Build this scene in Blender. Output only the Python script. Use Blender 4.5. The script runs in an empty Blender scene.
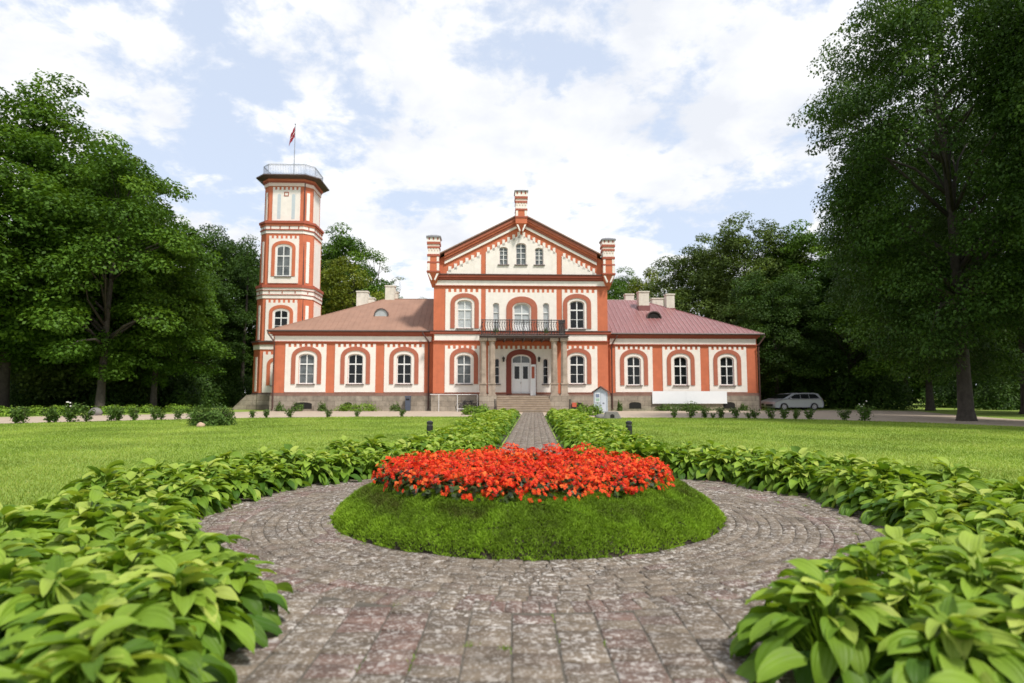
import bpy, bmesh, math, random
import numpy as np
from mathutils import Vector, Matrix, noise as mnoise
R_ = math.radians
C = bpy.context.scene.collection
scn = bpy.context.scene

# ------------------------------------------------------------ camera
F_PX = 615.0; PITCH = R_(4.97); CAM_H = 1.35
cam_d = bpy.data.cameras.new('camera'); cam = bpy.data.objects.new('camera', cam_d); C.objects.link(cam)
cam_d.sensor_width = 36; cam_d.lens = F_PX/1024*36
cam.location = (0, 0, CAM_H); cam.rotation_euler = (math.pi/2 + PITCH, 0, 0)
cam_d.clip_start = 0.05; cam_d.clip_end = 3000
cam_d.dof.use_dof = True; cam_d.dof.focus_distance = 11.5; cam_d.dof.aperture_fstop = 1.2
scn.camera = cam

# ------------------------------------------------------------ world: sky with broken cloud
SUN_EL = R_(57); SUN_AZ = R_(138)       # azimuth clockwise from +Y (the view direction)
w = bpy.data.worlds.new('World'); scn.world = w; w.use_nodes = True
nt = w.node_tree; nt.nodes.clear(); N = nt.nodes.new; L = nt.links.new
out = N('ShaderNodeOutputWorld')
sky = N('ShaderNodeTexSky'); sky.sky_type = 'NISHITA'; sky.sun_disc = False
sky.sun_elevation = SUN_EL; sky.sun_rotation = SUN_AZ; sky.air_density = 1.0; sky.dust_density = 1.2; sky.ozone_density = 1.0
bgs = N('ShaderNodeBackground'); bgs.inputs[1].default_value = 0.15
tint = N('ShaderNodeMix'); tint.data_type = 'RGBA'; tint.inputs[0].default_value = 0.75
L(sky.outputs[0], tint.inputs['A']); tint.inputs['B'].default_value = (4.4, 4.9, 5.8, 1)
L(tint.outputs['Result'], bgs.inputs[0])
tc = N('ShaderNodeTexCoord'); sep = N('ShaderNodeSeparateXYZ'); L(tc.outputs['Generated'], sep.inputs[0])
def M(op, a, b=None, c=None):
    n = N('ShaderNodeMath'); n.operation = op
    for i, x in enumerate((a, b, c)):
        if x is None: continue
        if isinstance(x, (int, float)): n.inputs[i].default_value = x
        else: L(x, n.inputs[i])
    return n.outputs[0]
zc = M('ADD', M('MAXIMUM', sep.outputs['Z'], 0.0), 0.30)
comb = N('ShaderNodeCombineXYZ')
L(M('DIVIDE', sep.outputs['X'], zc), comb.inputs[0]); L(M('DIVIDE', sep.outputs['Y'], zc), comb.inputs[1]); comb.inputs[2].default_value = 3.7
def NZ(scale, detail, rough, dist, vec, off=(0, 0, 0)):
    mp = N('ShaderNodeMapping'); mp.inputs['Location'].default_value = off; L(vec, mp.inputs[0])
    n = N('ShaderNodeTexNoise'); n.inputs['Scale'].default_value = scale; n.inputs['Detail'].default_value = detail
    n.inputs['Roughness'].default_value = rough; n.inputs['Distortion'].default_value = dist
    L(mp.outputs[0], n.inputs['Vector']); return n.outputs[0]
n1 = NZ(1.9, 12, 0.6, 0.12, comb.outputs[0], (1.3, 0.4, 0))
n2 = NZ(6.5, 9, 0.62, 0.2, comb.outputs[0], (5.1, 2.2, 0))
cov = M('ADD', M('MULTIPLY', n1, 0.66), M('MULTIPLY', n2, 0.34))
mr = N('ShaderNodeMapRange'); mr.interpolation_type = 'SMOOTHSTEP'; L(cov, mr.inputs[0])
mr.inputs[1].default_value = 0.435; mr.inputs[2].default_value = 0.508
n3 = NZ(3.6, 8, 0.55, 0.2, comb.outputs[0], (9.1, 7.7, 2.0))
ramp = N('ShaderNodeValToRGB'); L(n3, ramp.inputs[0])
ramp.color_ramp.elements[0].position = 0.36; ramp.color_ramp.elements[0].color = (0.74, 0.765, 0.82, 1)
ramp.color_ramp.elements[1].position = 0.62; ramp.color_ramp.elements[1].color = (0.99, 0.985, 0.98, 1)
bgc = N('ShaderNodeBackground'); L(ramp.outputs[0], bgc.inputs[0]); bgc.inputs[1].default_value = 0.97
mix = N('ShaderNodeMixShader'); L(M('MULTIPLY', mr.outputs[0], 0.96), mix.inputs[0]); L(bgs.outputs[0], mix.inputs[1]); L(bgc.outputs[0], mix.inputs[2])
L(mix.outputs[0], out.inputs[0])

# ------------------------------------------------------------ sun (behind thin cloud: soft)
sl = bpy.data.lights.new('sun', 'SUN'); sl.energy = 3.7; sl.angle = R_(7); sl.color = (1.0, 0.95, 0.87)
so = bpy.data.objects.new('sun', sl); C.objects.link(so)
sd = Vector((math.sin(SUN_AZ)*math.cos(SUN_EL), math.cos(SUN_AZ)*math.cos(SUN_EL), math.sin(SUN_EL)))
so.rotation_euler = sd.to_track_quat('Z', 'Y').to_euler()
scn.view_settings.view_transform = 'Standard'; scn.view_settings.look = 'None'
scn.view_settings.exposure = 0.28; scn.view_settings.gamma = 1.0
try: scn.view_settings.use_curve_mapping = False
except Exception: pass
scn.cycles.max_bounces = 6; scn.cycles.transparent_max_bounces = 4

# ------------------------------------------------------------ pixel -> place helpers
cp, sp_ = math.cos(PITCH), math.sin(PITCH)
def ray(px, py):
    x = (px-512)/F_PX; y = (341.5-py)/F_PX
    return Vector((x, cp - y*sp_, sp_ + y*cp))
def W(px, py, Y):
    d = ray(px, py); t = Y/d.y
    return Vector((d.x*t, Y, CAM_H + d.z*t))
def G(px, py):
    d = ray(px, py); t = -CAM_H/d.z
    return Vector((d.x*t, d.y*t, 0))
TH = R_(2.2); BO = Vector((0.8, 52, 0)); RB = Matrix.Rotation(TH, 3, 'Z'); RBi = RB.inverted()
def B(px, py, d):
    c = RBi @ (Vector((0, 0, CAM_H)) - BO); r = RBi @ ray(px, py); t = (d - c.y)/r.y
    p = c + r*t; return p.x, p.z
BU = lambda px, d=0, py=370: B(px, py, d)[0]
BZ = lambda py, d=0, px=521: B(px, py, d)[1]

# ------------------------------------------------------------ materials
MATS = {}
def mat(name, col, rough=0.8, var=0.0, scale=4.0, bump=0.0, bscale=30.0, metal=0.0, spec=0.5, extra=None, coat=0):
    if name in MATS: return MATS[name]
    m = bpy.data.materials.new(name); m.use_nodes = True; n = m.node_tree
    b = n.nodes['Principled BSDF']; b.inputs['Base Color'].default_value = (*col, 1); b.inputs['Roughness'].default_value = rough
    b.inputs['Metallic'].default_value = metal; b.inputs['Specular IOR Level'].default_value = spec
    if coat: b.inputs['Coat Weight'].default_value = coat
    t = n.nodes.new('ShaderNodeTexCoord')
    if var:
        nz = n.nodes.new('ShaderNodeTexNoise'); nz.inputs['Scale'].default_value = scale; nz.inputs['Detail'].default_value = 8; nz.inputs['Roughness'].default_value = 0.65
        n.links.new(t.outputs['Object'], nz.inputs['Vector'])
        r = n.nodes.new('ShaderNodeMapRange'); n.links.new(nz.outputs[0], r.inputs[0]); r.inputs[1].default_value = 0.3; r.inputs[2].default_value = 0.7
        r.inputs[3].default_value = 1-var; r.inputs[4].default_value = 1+var*0.6
        mx = n.nodes.new('ShaderNodeVectorMath'); mx.operation = 'SCALE'; mx.inputs[0].default_value = col
        n.links.new(r.outputs[0], mx.inputs['Scale']); n.links.new(mx.outputs[0], b.inputs['Base Color'])
    if bump:
        nb = n.nodes.new('ShaderNodeTexNoise'); nb.inputs['Scale'].default_value = bscale; nb.inputs['Detail'].default_value = 6
        n.links.new(t.outputs['Object'], nb.inputs['Vector'])
        bp = n.nodes.new('ShaderNodeBump'); bp.inputs['Strength'].default_value = bump; bp.inputs['Distance'].default_value = 0.02
        n.links.new(nb.outputs[0], bp.inputs['Height']); n.links.new(bp.outputs[0], b.inputs['Normal'])
    if extra: extra(m, n, b, t)
    MATS[name] = m; return m

def streaks(amount, dark):
    # rain-wash streaks and soot: vertical noise multiplied into the paint colour
    def f(m, n, b, t):
        src = b.inputs['Base Color'].links[0].from_socket
        mp = n.nodes.new('ShaderNodeMapping'); mp.inputs['Scale'].default_value = (3.2, 3.2, 0.35); n.links.new(t.outputs['Object'], mp.inputs[0])
        nz = n.nodes.new('ShaderNodeTexNoise'); nz.inputs['Scale'].default_value = 1.0; nz.inputs['Detail'].default_value = 9; nz.inputs['Roughness'].default_value = 0.7
        n.links.new(mp.outputs[0], nz.inputs['Vector'])
        r = n.nodes.new('ShaderNodeMapRange'); n.links.new(nz.outputs[0], r.inputs[0]); r.inputs[1].default_value = 0.52; r.inputs[2].default_value = 0.78; r.inputs[4].default_value = amount
        mx = n.nodes.new('ShaderNodeMix'); mx.data_type = 'RGBA'; n.links.new(r.outputs[0], mx.inputs[0]); n.links.new(src, mx.inputs['A'])
        mx.inputs['B'].default_value = (*dark, 1); n.links.new(mx.outputs['Result'], b.inputs['Base Color'])
    return f
m_or = mat('orange_stucco', (0.55, 0.155, 0.074), 0.85, 0.14, 1.6, 0.25, 26, extra=streaks(0.5, (0.33, 0.09, 0.05)))
m_arc = mat('dusty_red_moulding', (0.40, 0.125, 0.075), 0.85, 0.10, 3, 0.2, 20)
m_base = mat('brown_base_ledge', (0.24, 0.135, 0.105), 0.85, 0.2, 3, 0.2, 20)
m_ord = mat('red_brown_moulding', (0.36, 0.088, 0.05), 0.75, 0.12, 3, 0.2, 20)
m_wh = mat('cream_stucco', (0.81, 0.755, 0.70), 0.85, 0.08, 2.0, 0.2, 26, extra=streaks(0.34, (0.52, 0.47, 0.40)))
m_pink = mat('pale_pink_band', (0.78, 0.62, 0.54), 0.85, 0.08, 3, 0.2, 26)
m_frame = mat('white_window_paint', (0.80, 0.80, 0.79), 0.45, 0.04, 8)
m_ledge = mat('dark_flashing_and_shade', (0.10, 0.07, 0.065), 0.5, 0.15, 5)
def blocks(amount, dark):
    st = streaks(amount, dark)
    def f(m, n, b, t):
        st(m, n, b, t); src = b.inputs['Base Color'].links[0].from_socket
        sp = n.nodes.new('ShaderNodeSeparateXYZ'); n.links.new(t.outputs['Object'], sp.inputs[0])
        ad = n.nodes.new('ShaderNodeMath'); ad.operation = 'ADD'; n.links.new(sp.outputs[0], ad.inputs[0]); n.links.new(sp.outputs[1], ad.inputs[1])
        cm = n.nodes.new('ShaderNodeCombineXYZ'); n.links.new(ad.outputs[0], cm.inputs[0]); n.links.new(sp.outputs[2], cm.inputs[1])
        bk = n.nodes.new('ShaderNodeTexBrick'); bk.inputs['Scale'].default_value = 1.0; bk.inputs['Brick Width'].default_value = 1.15; bk.inputs['Row Height'].default_value = 0.42
        bk.inputs['Mortar Size'].default_value = 0.018; bk.inputs['Mortar Smooth'].default_value = 0.4; n.links.new(cm.outputs[0], bk.inputs['Vector'])
        bk.inputs['Color1'].default_value = (1, 1, 1, 1); bk.inputs['Color2'].default_value = (0.72, 0.70, 0.68, 1); bk.inputs['Mortar'].default_value = (0.5, 0.47, 0.44, 1)
        mx = n.nodes.new('ShaderNodeMix'); mx.data_type = 'RGBA'; mx.blend_type = 'MULTIPLY'; mx.inputs[0].default_value = 1.0
        n.links.new(src, mx.inputs['A']); n.links.new(bk.outputs[0], mx.inputs['B']); n.links.new(mx.outputs['Result'], b.inputs['Base Color'])
    return f
m_stone = mat('rough_plinth_stone', (0.36, 0.31, 0.25), 0.95, 0.40, 1.8, 0.7, 9, extra=blocks(0.6, (0.17, 0.14, 0.11)))
m_col = mat('sandstone_column', (0.37, 0.30, 0.24), 0.9, 0.36, 2.2, 0.5, 14, extra=streaks(0.75, (0.20, 0.15, 0.12)))
m_step = mat('tan_step_stone', (0.40, 0.31, 0.22), 0.95, 0.25, 2.5, 0.5, 14)
m_roofL = mat('matte_terracotta_roof', (0.275, 0.155, 0.108), 0.75, 0.18, 0.7, 0.15, 12, extra=streaks(0.3, (0.33, 0.17, 0.13)))
m_roofR = mat('glossy_red_metal_roof', (0.215, 0.082, 0.080), 0.40, 0.16, 0.6, 0.1, 10, spec=0.8, extra=streaks(0.6, (0.36, 0.23, 0.24)))
m_seam = mat('worn_metal_seam', (0.40, 0.24, 0.24), 0.4, 0.2, 3, spec=0.8)
m_dark = mat('dark_void', (0.012, 0.011, 0.010), 0.9)
m_metal = mat('dark_iron', (0.045, 0.04, 0.04), 0.5, 0.1, 8, metal=0.3)
m_rail = mat('galvanised_rail', (0.30, 0.32, 0.36), 0.5, 0.1, 8, metal=0.4)
m_pipe = mat('brown_pipe', (0.085, 0.04, 0.034), 0.5, 0.1, 5)
m_chim = mat('whitewashed_chimney', (0.70, 0.66, 0.58), 0.95, 0.18, 2.5, 0.5, 14, extra=streaks(0.6, (0.36, 0.33, 0.29)))
m_glass = mat('dark_window_glass', (0.010, 0.012, 0.013), 0.06, 0.5, 2.0, spec=0.3)
m_glassg = mat('curtained_glass', (0.13, 0.145, 0.15), 0.08, 0.6, 1.6, spec=0.4)
m_glassb = mat('painted_reflection_glass', (0.42, 0.45, 0.46), 0.08, 0.25, 2.2, spec=0.7)  # pale base colour paints a bright reflection into these panes
m_blind = mat('pale_blue_shutter', (0.50, 0.56, 0.60), 0.6, 0.1, 5)
m_door = mat('white_door_paint', (0.74, 0.75, 0.77), 0.4, 0.04, 5)
m_cap = mat('grey_cap_sheet', (0.20, 0.20, 0.22), 0.5, 0.2, 4)

def attr_mat(name, cols, rough, transl=0.0, tcol=None, nscale=1.5, nvar=0.25, attr='tone', spec=0.18, bump=None):
    m = bpy.data.materials.new(name); m.use_nodes = True; n = m.node_tree; N = n.nodes.new; Lk = n.links.new
    b = n.nodes['Principled BSDF']; b.inputs['Roughness'].default_value = rough; b.inputs['Specular IOR Level'].default_value = spec
    a = N('ShaderNodeAttribute'); a.attribute_name = attr
    r = N('ShaderNodeValToRGB'); Lk(a.outputs['Fac'], r.inputs[0])
    els = r.color_ramp.elements
    while len(els) < len(cols): els.new(0.5)
    for i, c in enumerate(cols): els[i].position = i/(len(cols)-1); els[i].color = (*c, 1)
    t = N('ShaderNodeTexCoord'); nz = N('ShaderNodeTexNoise'); nz.inputs['Scale'].default_value = nscale; nz.inputs['Detail'].default_value = 5
    Lk(t.outputs['Object'], nz.inputs['Vector'])
    mr = N('ShaderNodeMapRange'); Lk(nz.outputs[0], mr.inputs[0]); mr.inputs[1].default_value = 0.3; mr.inputs[2].default_value = 0.7
    mr.inputs[3].default_value = 1-nvar; mr.inputs[4].default_value = 1+nvar
    s = N('ShaderNodeVectorMath'); s.operation = 'SCALE'; Lk(r.outputs[0], s.inputs[0]); Lk(mr.outputs[0], s.inputs['Scale'])
    Lk(s.outputs[0], b.inputs['Base Color'])
    if bump: bump(m, n, b)
    if transl:
        tr = N('ShaderNodeBsdfTranslucent'); s2 = N('ShaderNodeVectorMath'); s2.operation = 'MULTIPLY'; Lk(s.outputs[0], s2.inputs[0]); s2.inputs[1].default_value = tcol or (1.3, 1.2, 0.6)
        Lk(s2.outputs[0], tr.inputs[0]); mx = N('ShaderNodeMixShader'); mx.inputs[0].default_value = transl
        o = n.nodes['Material Output']; Lk(b.outputs[0], mx.inputs[1]); Lk(tr.outputs[0], mx.inputs[2]); Lk(mx.outputs[0], o.inputs[0])
    MATS[name] = m; return m

# ------------------------------------------------------------ mesh builder
class MB:
    def __init__(s, T=None): s.v = []; s.f = []; s.m = []; s.mats = []; s.T = T or (lambda x, y, z: (x, y, z))
    def mi(s, m):
        if m not in s.mats: s.mats.append(m)
        return s.mats.index(m)
    def add(s, vs, fs, m):
        o = len(s.v); s.v += [s.T(*p) for p in vs]; k = s.mi(m)
        for f in fs: s.f.append([o+i for i in f]); s.m.append(k)
    def box(s, m, x0, x1, y0, y1, z0, z1):
        s.add([(x0, y0, z0), (x1, y0, z0), (x1, y1, z0), (x0, y1, z0), (x0, y0, z1), (x1, y0, z1), (x1, y1, z1), (x0, y1, z1)],
              [(0, 3, 2, 1), (4, 5, 6, 7), (0, 1, 5, 4), (1, 2, 6, 5), (2, 3, 7, 6), (3, 0, 4, 7)], m)
    def frust(s, m, x0, x1, y0, y1, z0, X0, X1, Y0, Y1, z1):
        s.add([(x0, y0, z0), (x1, y0, z0), (x1, y1, z0), (x0, y1, z0), (X0, Y0, z1), (X1, Y0, z1), (X1, Y1, z1), (X0, Y1, z1)],
              [(0, 3, 2, 1), (4, 5, 6, 7), (0, 1, 5, 4), (1, 2, 6, 5), (2, 3, 7, 6), (3, 0, 4, 7)], m)
    def prism(s, m, poly, d0, d1):
        n = len(poly)
        s.add([(u, d0, z) for u, z in poly] + [(u, d1, z) for u, z in poly],
              [tuple(range(n)), tuple(range(2*n-1, n-1, -1))] + [(i, i+n, (i+1) % n+n, (i+1) % n) for i in range(n)], m)
    def band(s, m, a, b, d0, d1):
        n = len(a); vs = [(u, d0, z) for u, z in a]+[(u, d0, z) for u, z in b]+[(u, d1, z) for u, z in a]+[(u, d1, z) for u, z in b]
        fs = []
        for i in range(n-1):
            fs += [(i, i+1, n+i+1, n+i), (2*n+i, 3*n+i, 3*n+i+1, 2*n+i+1), (i, 2*n+i, 2*n+i+1, i+1), (n+i, n+i+1, 3*n+i+1, 3*n+i)]
        fs += [(0, n, 3*n, 2*n), (n-1, 3*n-1, 4*n-1, 2*n-1)]
        s.add(vs, fs, m)
    def ringprism(s, m, poly, z0, z1, poly2=None):
        n = len(poly); p2 = poly2 or poly
        s.add([(x, y, z0) for x, y in poly]+[(x, y, z1) for x, y in p2],
              [tuple(range(n-1, -1, -1)), tuple(range(n, 2*n))]+[(i, (i+1) % n, (i+1) % n+n, i+n) for i in range(n)], m)
    def tube(s, m, pts, rad, n=8):
        pts = [Vector(p) for p in pts]; rad = [rad]*len(pts) if isinstance(rad, (int, float)) else rad
        vs = []; 
        for i, p in enumerate(pts):
            t = (pts[min(i+1, len(pts)-1)]-pts[max(i-1, 0)]).normalized()
            a = t.cross(Vector((0, 0, 1)) if abs(t.z) < 0.9 else Vector((1, 0, 0))).normalized(); b = t.cross(a)
            for k in range(n):
                an = 2*math.pi*k/n; vs.append(tuple(p + (a*math.cos(an)+b*math.sin(an))*rad[i]))
        fs = [(i*n+k, i*n+(k+1) % n, (i+1)*n+(k+1) % n, (i+1)*n+k) for i in range(len(pts)-1) for k in range(n)]
        fs += [tuple(range(n-1, -1, -1)), tuple(range((len(pts)-1)*n, len(pts)*n))]
        s.add(vs, fs, m)
    def sphere(s, m, c, r, nu=10, nv=6):
        rx, ry, rz = (r, r, r) if isinstance(r, (int, float)) else r
        vs = [(c[0], c[1], c[2]-rz)]
        for j in range(1, nv):
            a = math.pi*j/nv
            for i in range(nu):
                b = 2*math.pi*i/nu; vs.append((c[0]+rx*math.sin(a)*math.cos(b), c[1]+ry*math.sin(a)*math.sin(b), c[2]-rz*math.cos(a)))
        vs.append((c[0], c[1], c[2]+rz)); fs = []
        for i in range(nu):
            fs.append((0, 1+(i+1) % nu, 1+i)); l = 1+(nv-2)*nu; fs.append((len(vs)-1, l+i, l+(i+1) % nu))
            for j in range(nv-2): a = 1+j*nu; fs.append((a+i, a+(i+1) % nu, a+nu+(i+1) % nu, a+nu+i))
        s.add(vs, fs, m)
    def build(s, name, parent=None, smooth=False, bevel=0):
        me = bpy.data.meshes.new(name); me.from_pydata(s.v, [], s.f)
        for m in s.mats: me.materials.append(m)
        me.polygons.foreach_set('material_index', s.m)
        bm = bmesh.new(); bm.from_mesh(me); bmesh.ops.recalc_face_normals(bm, faces=bm.faces); bm.to_mesh(me); bm.free()
        if smooth: me.polygons.foreach_set('use_smooth', [True]*len(me.polygons))
        o = bpy.data.objects.new(name, me); C.objects.link(o)
        if parent: o.parent = parent
        if bevel:
            b = o.modifiers.new('bevel', 'BEVEL'); b.width = bevel; b.segments = 2; b.limit_method = 'ANGLE'
        return o

def tag(o, label=None, cat=None, group=None, kind=None):
    if label: o['label'] = label
    if cat: o['category'] = cat
    if group: o['group'] = group
    if kind: o['kind'] = kind
    return o
def empty(name, loc=(0, 0, 0), rz=0, label=None, cat=None, group=None):
    o = bpy.data.objects.new(name, None); C.objects.link(o); o.location = loc; o.rotation_euler = (0, 0, rz)
    return tag(o, label, cat, group)
def copy_tree(o, parent=None):
    c = o.copy(); C.objects.link(c); c.parent = parent
    for ch in list(o.children): copy_tree(ch, c)
    return c
def np_mesh(name, verts, faces_n, faces, mats, tone=None, matidx=None, smooth=False):
    """verts (N,3); faces flat index array of polygons all with faces_n corners"""
    me = bpy.data.meshes.new(name); nv = len(verts); nf = len(faces)//faces_n
    me.vertices.add(nv); me.vertices.foreach_set('co', np.asarray(verts, np.float32).ravel())
    me.loops.add(nf*faces_n); me.loops.foreach_set('vertex_index', np.asarray(faces, np.int32))
    me.polygons.add(nf); me.polygons.foreach_set('loop_start', np.arange(0, nf*faces_n, faces_n, dtype=np.int32))
    for m in mats: me.materials.append(m)
    if matidx is not None: me.polygons.foreach_set('material_index', np.asarray(matidx, np.int32))
    if smooth: me.polygons.foreach_set('use_smooth', np.ones(nf, bool))
    me.update(calc_edges=True)
    if tone is not None:
        at = me.attributes.new('tone', 'FLOAT', 'POINT'); at.data.foreach_set('value', np.asarray(tone, np.float32))
    return me
def link(name, me, parent=None):
    o = bpy.data.objects.new(name, me); C.objects.link(o)
    if parent: o.parent = parent
    return o
rng = np.random.default_rng(11)

# ================================================================= SETTING: ground, drive, paving
def ground_mat():
    m = bpy.data.materials.new('lawn_grass'); m.use_nodes = True; n = m.node_tree; N = n.nodes.new; Lk = n.links.new
    b = n.nodes['Principled BSDF']; b.inputs['Roughness'].default_value = 0.9; b.inputs['Specular IOR Level'].default_value = 0.2
    t = N('ShaderNodeTexCoord')
    def nz(s, d, r=0.6, sc=(1, 1, 1)):
        mp = N('ShaderNodeMapping'); mp.inputs['Scale'].default_value = sc; Lk(t.outputs['Object'], mp.inputs[0])
        x = N('ShaderNodeTexNoise'); x.inputs['Scale'].default_value = s; x.inputs['Detail'].default_value = d; x.inputs['Roughness'].default_value = r
        Lk(mp.outputs[0], x.inputs['Vector']); return x.outputs[0]
    r1 = N('ShaderNodeValToRGB'); Lk(nz(0.35, 8), r1.inputs[0]); e = r1.color_ramp.elements
    e[0].position = 0.3; e[0].color = (0.17, 0.27, 0.042, 1); e[1].position = 0.7; e[1].color = (0.27, 0.345, 0.075, 1)
    r2 = N('ShaderNodeMapRange'); Lk(nz(18, 6, 0.75), r2.inputs[0]); r2.inputs[1].default_value = 0.3; r2.inputs[2].default_value = 0.7; r2.inputs[3].default_value = 0.6; r2.inputs[4].default_value = 1.3
    s = N('ShaderNodeVectorMath'); s.operation = 'SCALE'; Lk(r1.outputs[0], s.inputs[0]); Lk(r2.outputs[0], s.inputs['Scale'])
    # dry earthy patch along the left bush, and scattered thin spots
    r3 = N('ShaderNodeMapRange'); Lk(nz(0.22, 6, 0.7, (1, 2.2, 1)), r3.inputs[0]); r3.inputs[1].default_value = 0.56; r3.inputs[2].default_value = 0.75; r3.inputs[4].default_value = 0.6
    mx = N('ShaderNodeMix'); mx.data_type = 'RGBA'; Lk(r3.outputs[0], mx.inputs[0]); Lk(s.outputs[0], mx.inputs['A']); mx.inputs['B'].default_value = (0.24, 0.22, 0.075, 1)
    Lk(mx.outputs['Result'], b.inputs['Base Color'])
    bp = N('ShaderNodeBump'); bp.inputs['Strength'].default_value = 0.6; bp.inputs['Distance'].default_value = 0.04; Lk(nz(40, 5, 0.7), bp.inputs['Height']); Lk(bp.outputs[0], b.inputs['Normal'])
    return m
m_lawn = ground_mat()
g = MB(); g.add([(-700, -60, 0), (700, -60, 0), (700, 1400, 0), (-700, 1400, 0)], [(0, 1, 2, 3)], m_lawn)
tag(g.build('ground'), kind='structure')

m_gravel = mat('tan_gravel', (0.40, 0.325, 0.25), 0.95, 0.25, 1.2, 0.6, 60)
near = [(-48, 8), (-31, 22.5), (-24, 29), (-19.5, 33.5), (-15, 36.6), (-9, 38.3), (0, 38.5), (5, 36.8), (13, 36.2), (17.2, 33.6), (20, 30.3), (22, 25.5), (25, 18), (30, 8)]
far = [(-60, 14), (-44, 27), (-32, 37), (-25, 43), (-20, 52.5), (-10, 52.5), (0, 52.5), (10, 52.8), (19, 53.2), (30, 55.6), (34, 52), (30, 42), (27.8, 34), (31, 24), (37, 14)]
g = MB(); g.add([(x, y, 0.006) for x, y in near]+[(x, y, 0.006) for x, y in reversed(far)], [tuple(range(len(near)+len(far)))], m_gravel)
tag(g.build('gravel_drive'), kind='structure')

# paving ----------------------------------------------------------
BC = (0.17, 7.27)                      # centre of the round bed
R_BED, R_IN, R_SOLD, R_OUT = 2.15, 2.17, 3.16, 4.15
axis_x = lambda y: 0.17 + (y-7.27)*0.0355
def brick_mat():
    def lichen(m, n, b):
        N = n.nodes.new; Lk = n.links.new
        base = b.inputs['Base Color'].links[0].from_socket
        t = N('ShaderNodeTexCoord')
        def nz(s, d=5, r=0.6, w=0):
            x = N('ShaderNodeTexNoise'); x.inputs['Scale'].default_value = s; x.inputs['Detail'].default_value = d; x.inputs['Roughness'].default_value = r; x.inputs['Distortion'].default_value = w
            Lk(t.outputs['Object'], x.inputs['Vector']); return x.outputs[0]
        def rng_(x, a, c, o0=0, o1=1):
            q = N('ShaderNodeMapRange'); Lk(x, q.inputs[0]); q.inputs[1].default_value = a; q.inputs[2].default_value = c; q.inputs[3].default_value = o0; q.inputs[4].default_value = o1; return q.outputs[0]
        def mul(a, c):
            q = N('ShaderNodeMath'); q.operation = 'MULTIPLY'; Lk(a, q.inputs[0])
            if isinstance(c, float): q.inputs[1].default_value = c
            else: Lk(c, q.inputs[1])
            return q.outputs[0]
        def mixc(f, a, col):
            q = N('ShaderNodeMix'); q.data_type = 'RGBA'; Lk(f, q.inputs[0]); Lk(a, q.inputs['A']); q.inputs['B'].default_value = (*col, 1); return q.outputs['Result']
        spots = mul(rng_(nz(26, 4, 0.62, 0.1), 0.53, 0.61), rng_(nz(1.7, 4), 0.36, 0.62, 0.10, 0.78))
        fine = mul(rng_(nz(60, 3, 0.5), 0.56, 0.64), 0.55)
        dark = mul(rng_(nz(3.3, 8, 0.75), 0.5, 0.7), 0.65)
        moss = mul(rng_(nz(1.1, 6, 0.8), 0.6, 0.74), 0.25)
        c = mixc(dark, base, (0.085, 0.072, 0.062)); c = mixc(moss, c, (0.10, 0.11, 0.035)); c = mixc(fine, c, (0.42, 0.39, 0.36)); c = mixc(spots, c, (0.50, 0.47, 0.44))
        Lk(c, b.inputs['Base Color'])
        bp = N('ShaderNodeBump'); bp.inputs['Strength'].default_value = 0.7; bp.inputs['Distance'].default_value = 0.006; Lk(nz(60, 6, 0.7), bp.inputs['Height']); Lk(bp.outputs[0], b.inputs['Normal'])
    return attr_mat('lichened_brick', [(0.080, 0.064, 0.050), (0.155, 0.124, 0.093), (0.116, 0.091, 0.070), (0.128, 0.090, 0.075), (0.136, 0.085, 0.071)], 0.9, nscale=6, nvar=0.3, bump=lichen)
m_brick = brick_mat()
m_joint = mat('mossy_joint_soil', (0.095, 0.083, 0.066), 1.0, 0.4, 9, 0.5, 60)
bv, bf, bt = [], [], []
def brick(c4, red=False, lighten=0.0):
    """c4: four (x,y) corners; inset for joint; bevelled top"""
    cx = sum(p[0] for p in c4)/4; cy = sum(p[1] for p in c4)/4; o = len(bv)
    h = 0.022 + random.uniform(-0.0042, 0.0042); tx, ty = random.uniform(-0.03, 0.03), random.uniform(-0.03, 0.03)
    ja, jb = random.uniform(-.002, .002), random.uniform(-.002, .002)
    def ins(p, g):
        dx, dy = p[0]-cx, p[1]-cy; l = math.hypot(dx, dy); k = (l-g)/l; return cx+dx*k+ja, cy+dy*k+jb
    for p in c4: x, y = ins(p, 0.0045); bv.append((x, y, 0.003))
    for p in c4: x, y = ins(p, 0.005); bv.append((x, y, h-0.006+(x-cx)*tx+(y-cy)*ty))
    for p in c4: x, y = ins(p, 0.0125); bv.append((x, y, h+(x-cx)*tx+(y-cy)*ty))
    for i in range(4):
        j = (i+1) % 4; bf.extend([o+i, o+j, o+4+j, o+4+i, o+4+i, o+4+j, o+8+j, o+8+i])
    bf.extend([o+8, o+9, o+10, o+11])
    t = random.uniform(0.72, 1.0) if red else random.betavariate(2, 2)*0.62
    bt.extend([t]*12)
random.seed(5)
def pol(r, a): return BC[0]+r*math.sin(a), BC[1]-r*math.cos(a)
def half_w(y): return 1.75
rads = [R_IN+0.103*i for i in range(10)] ; rads = [r*(3.16-R_IN)/(0.103*9)+R_IN*(1-(3.16-R_IN)/(0.103*9)) for r in rads]
courses = [(rads[i], rads[i+1], 0.205) for i in range(9)] + [(3.16, 3.365, 0.105)] + [(3.365+0.103*i, 3.468+0.103*i, 0.205) for i in range(8)]
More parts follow.
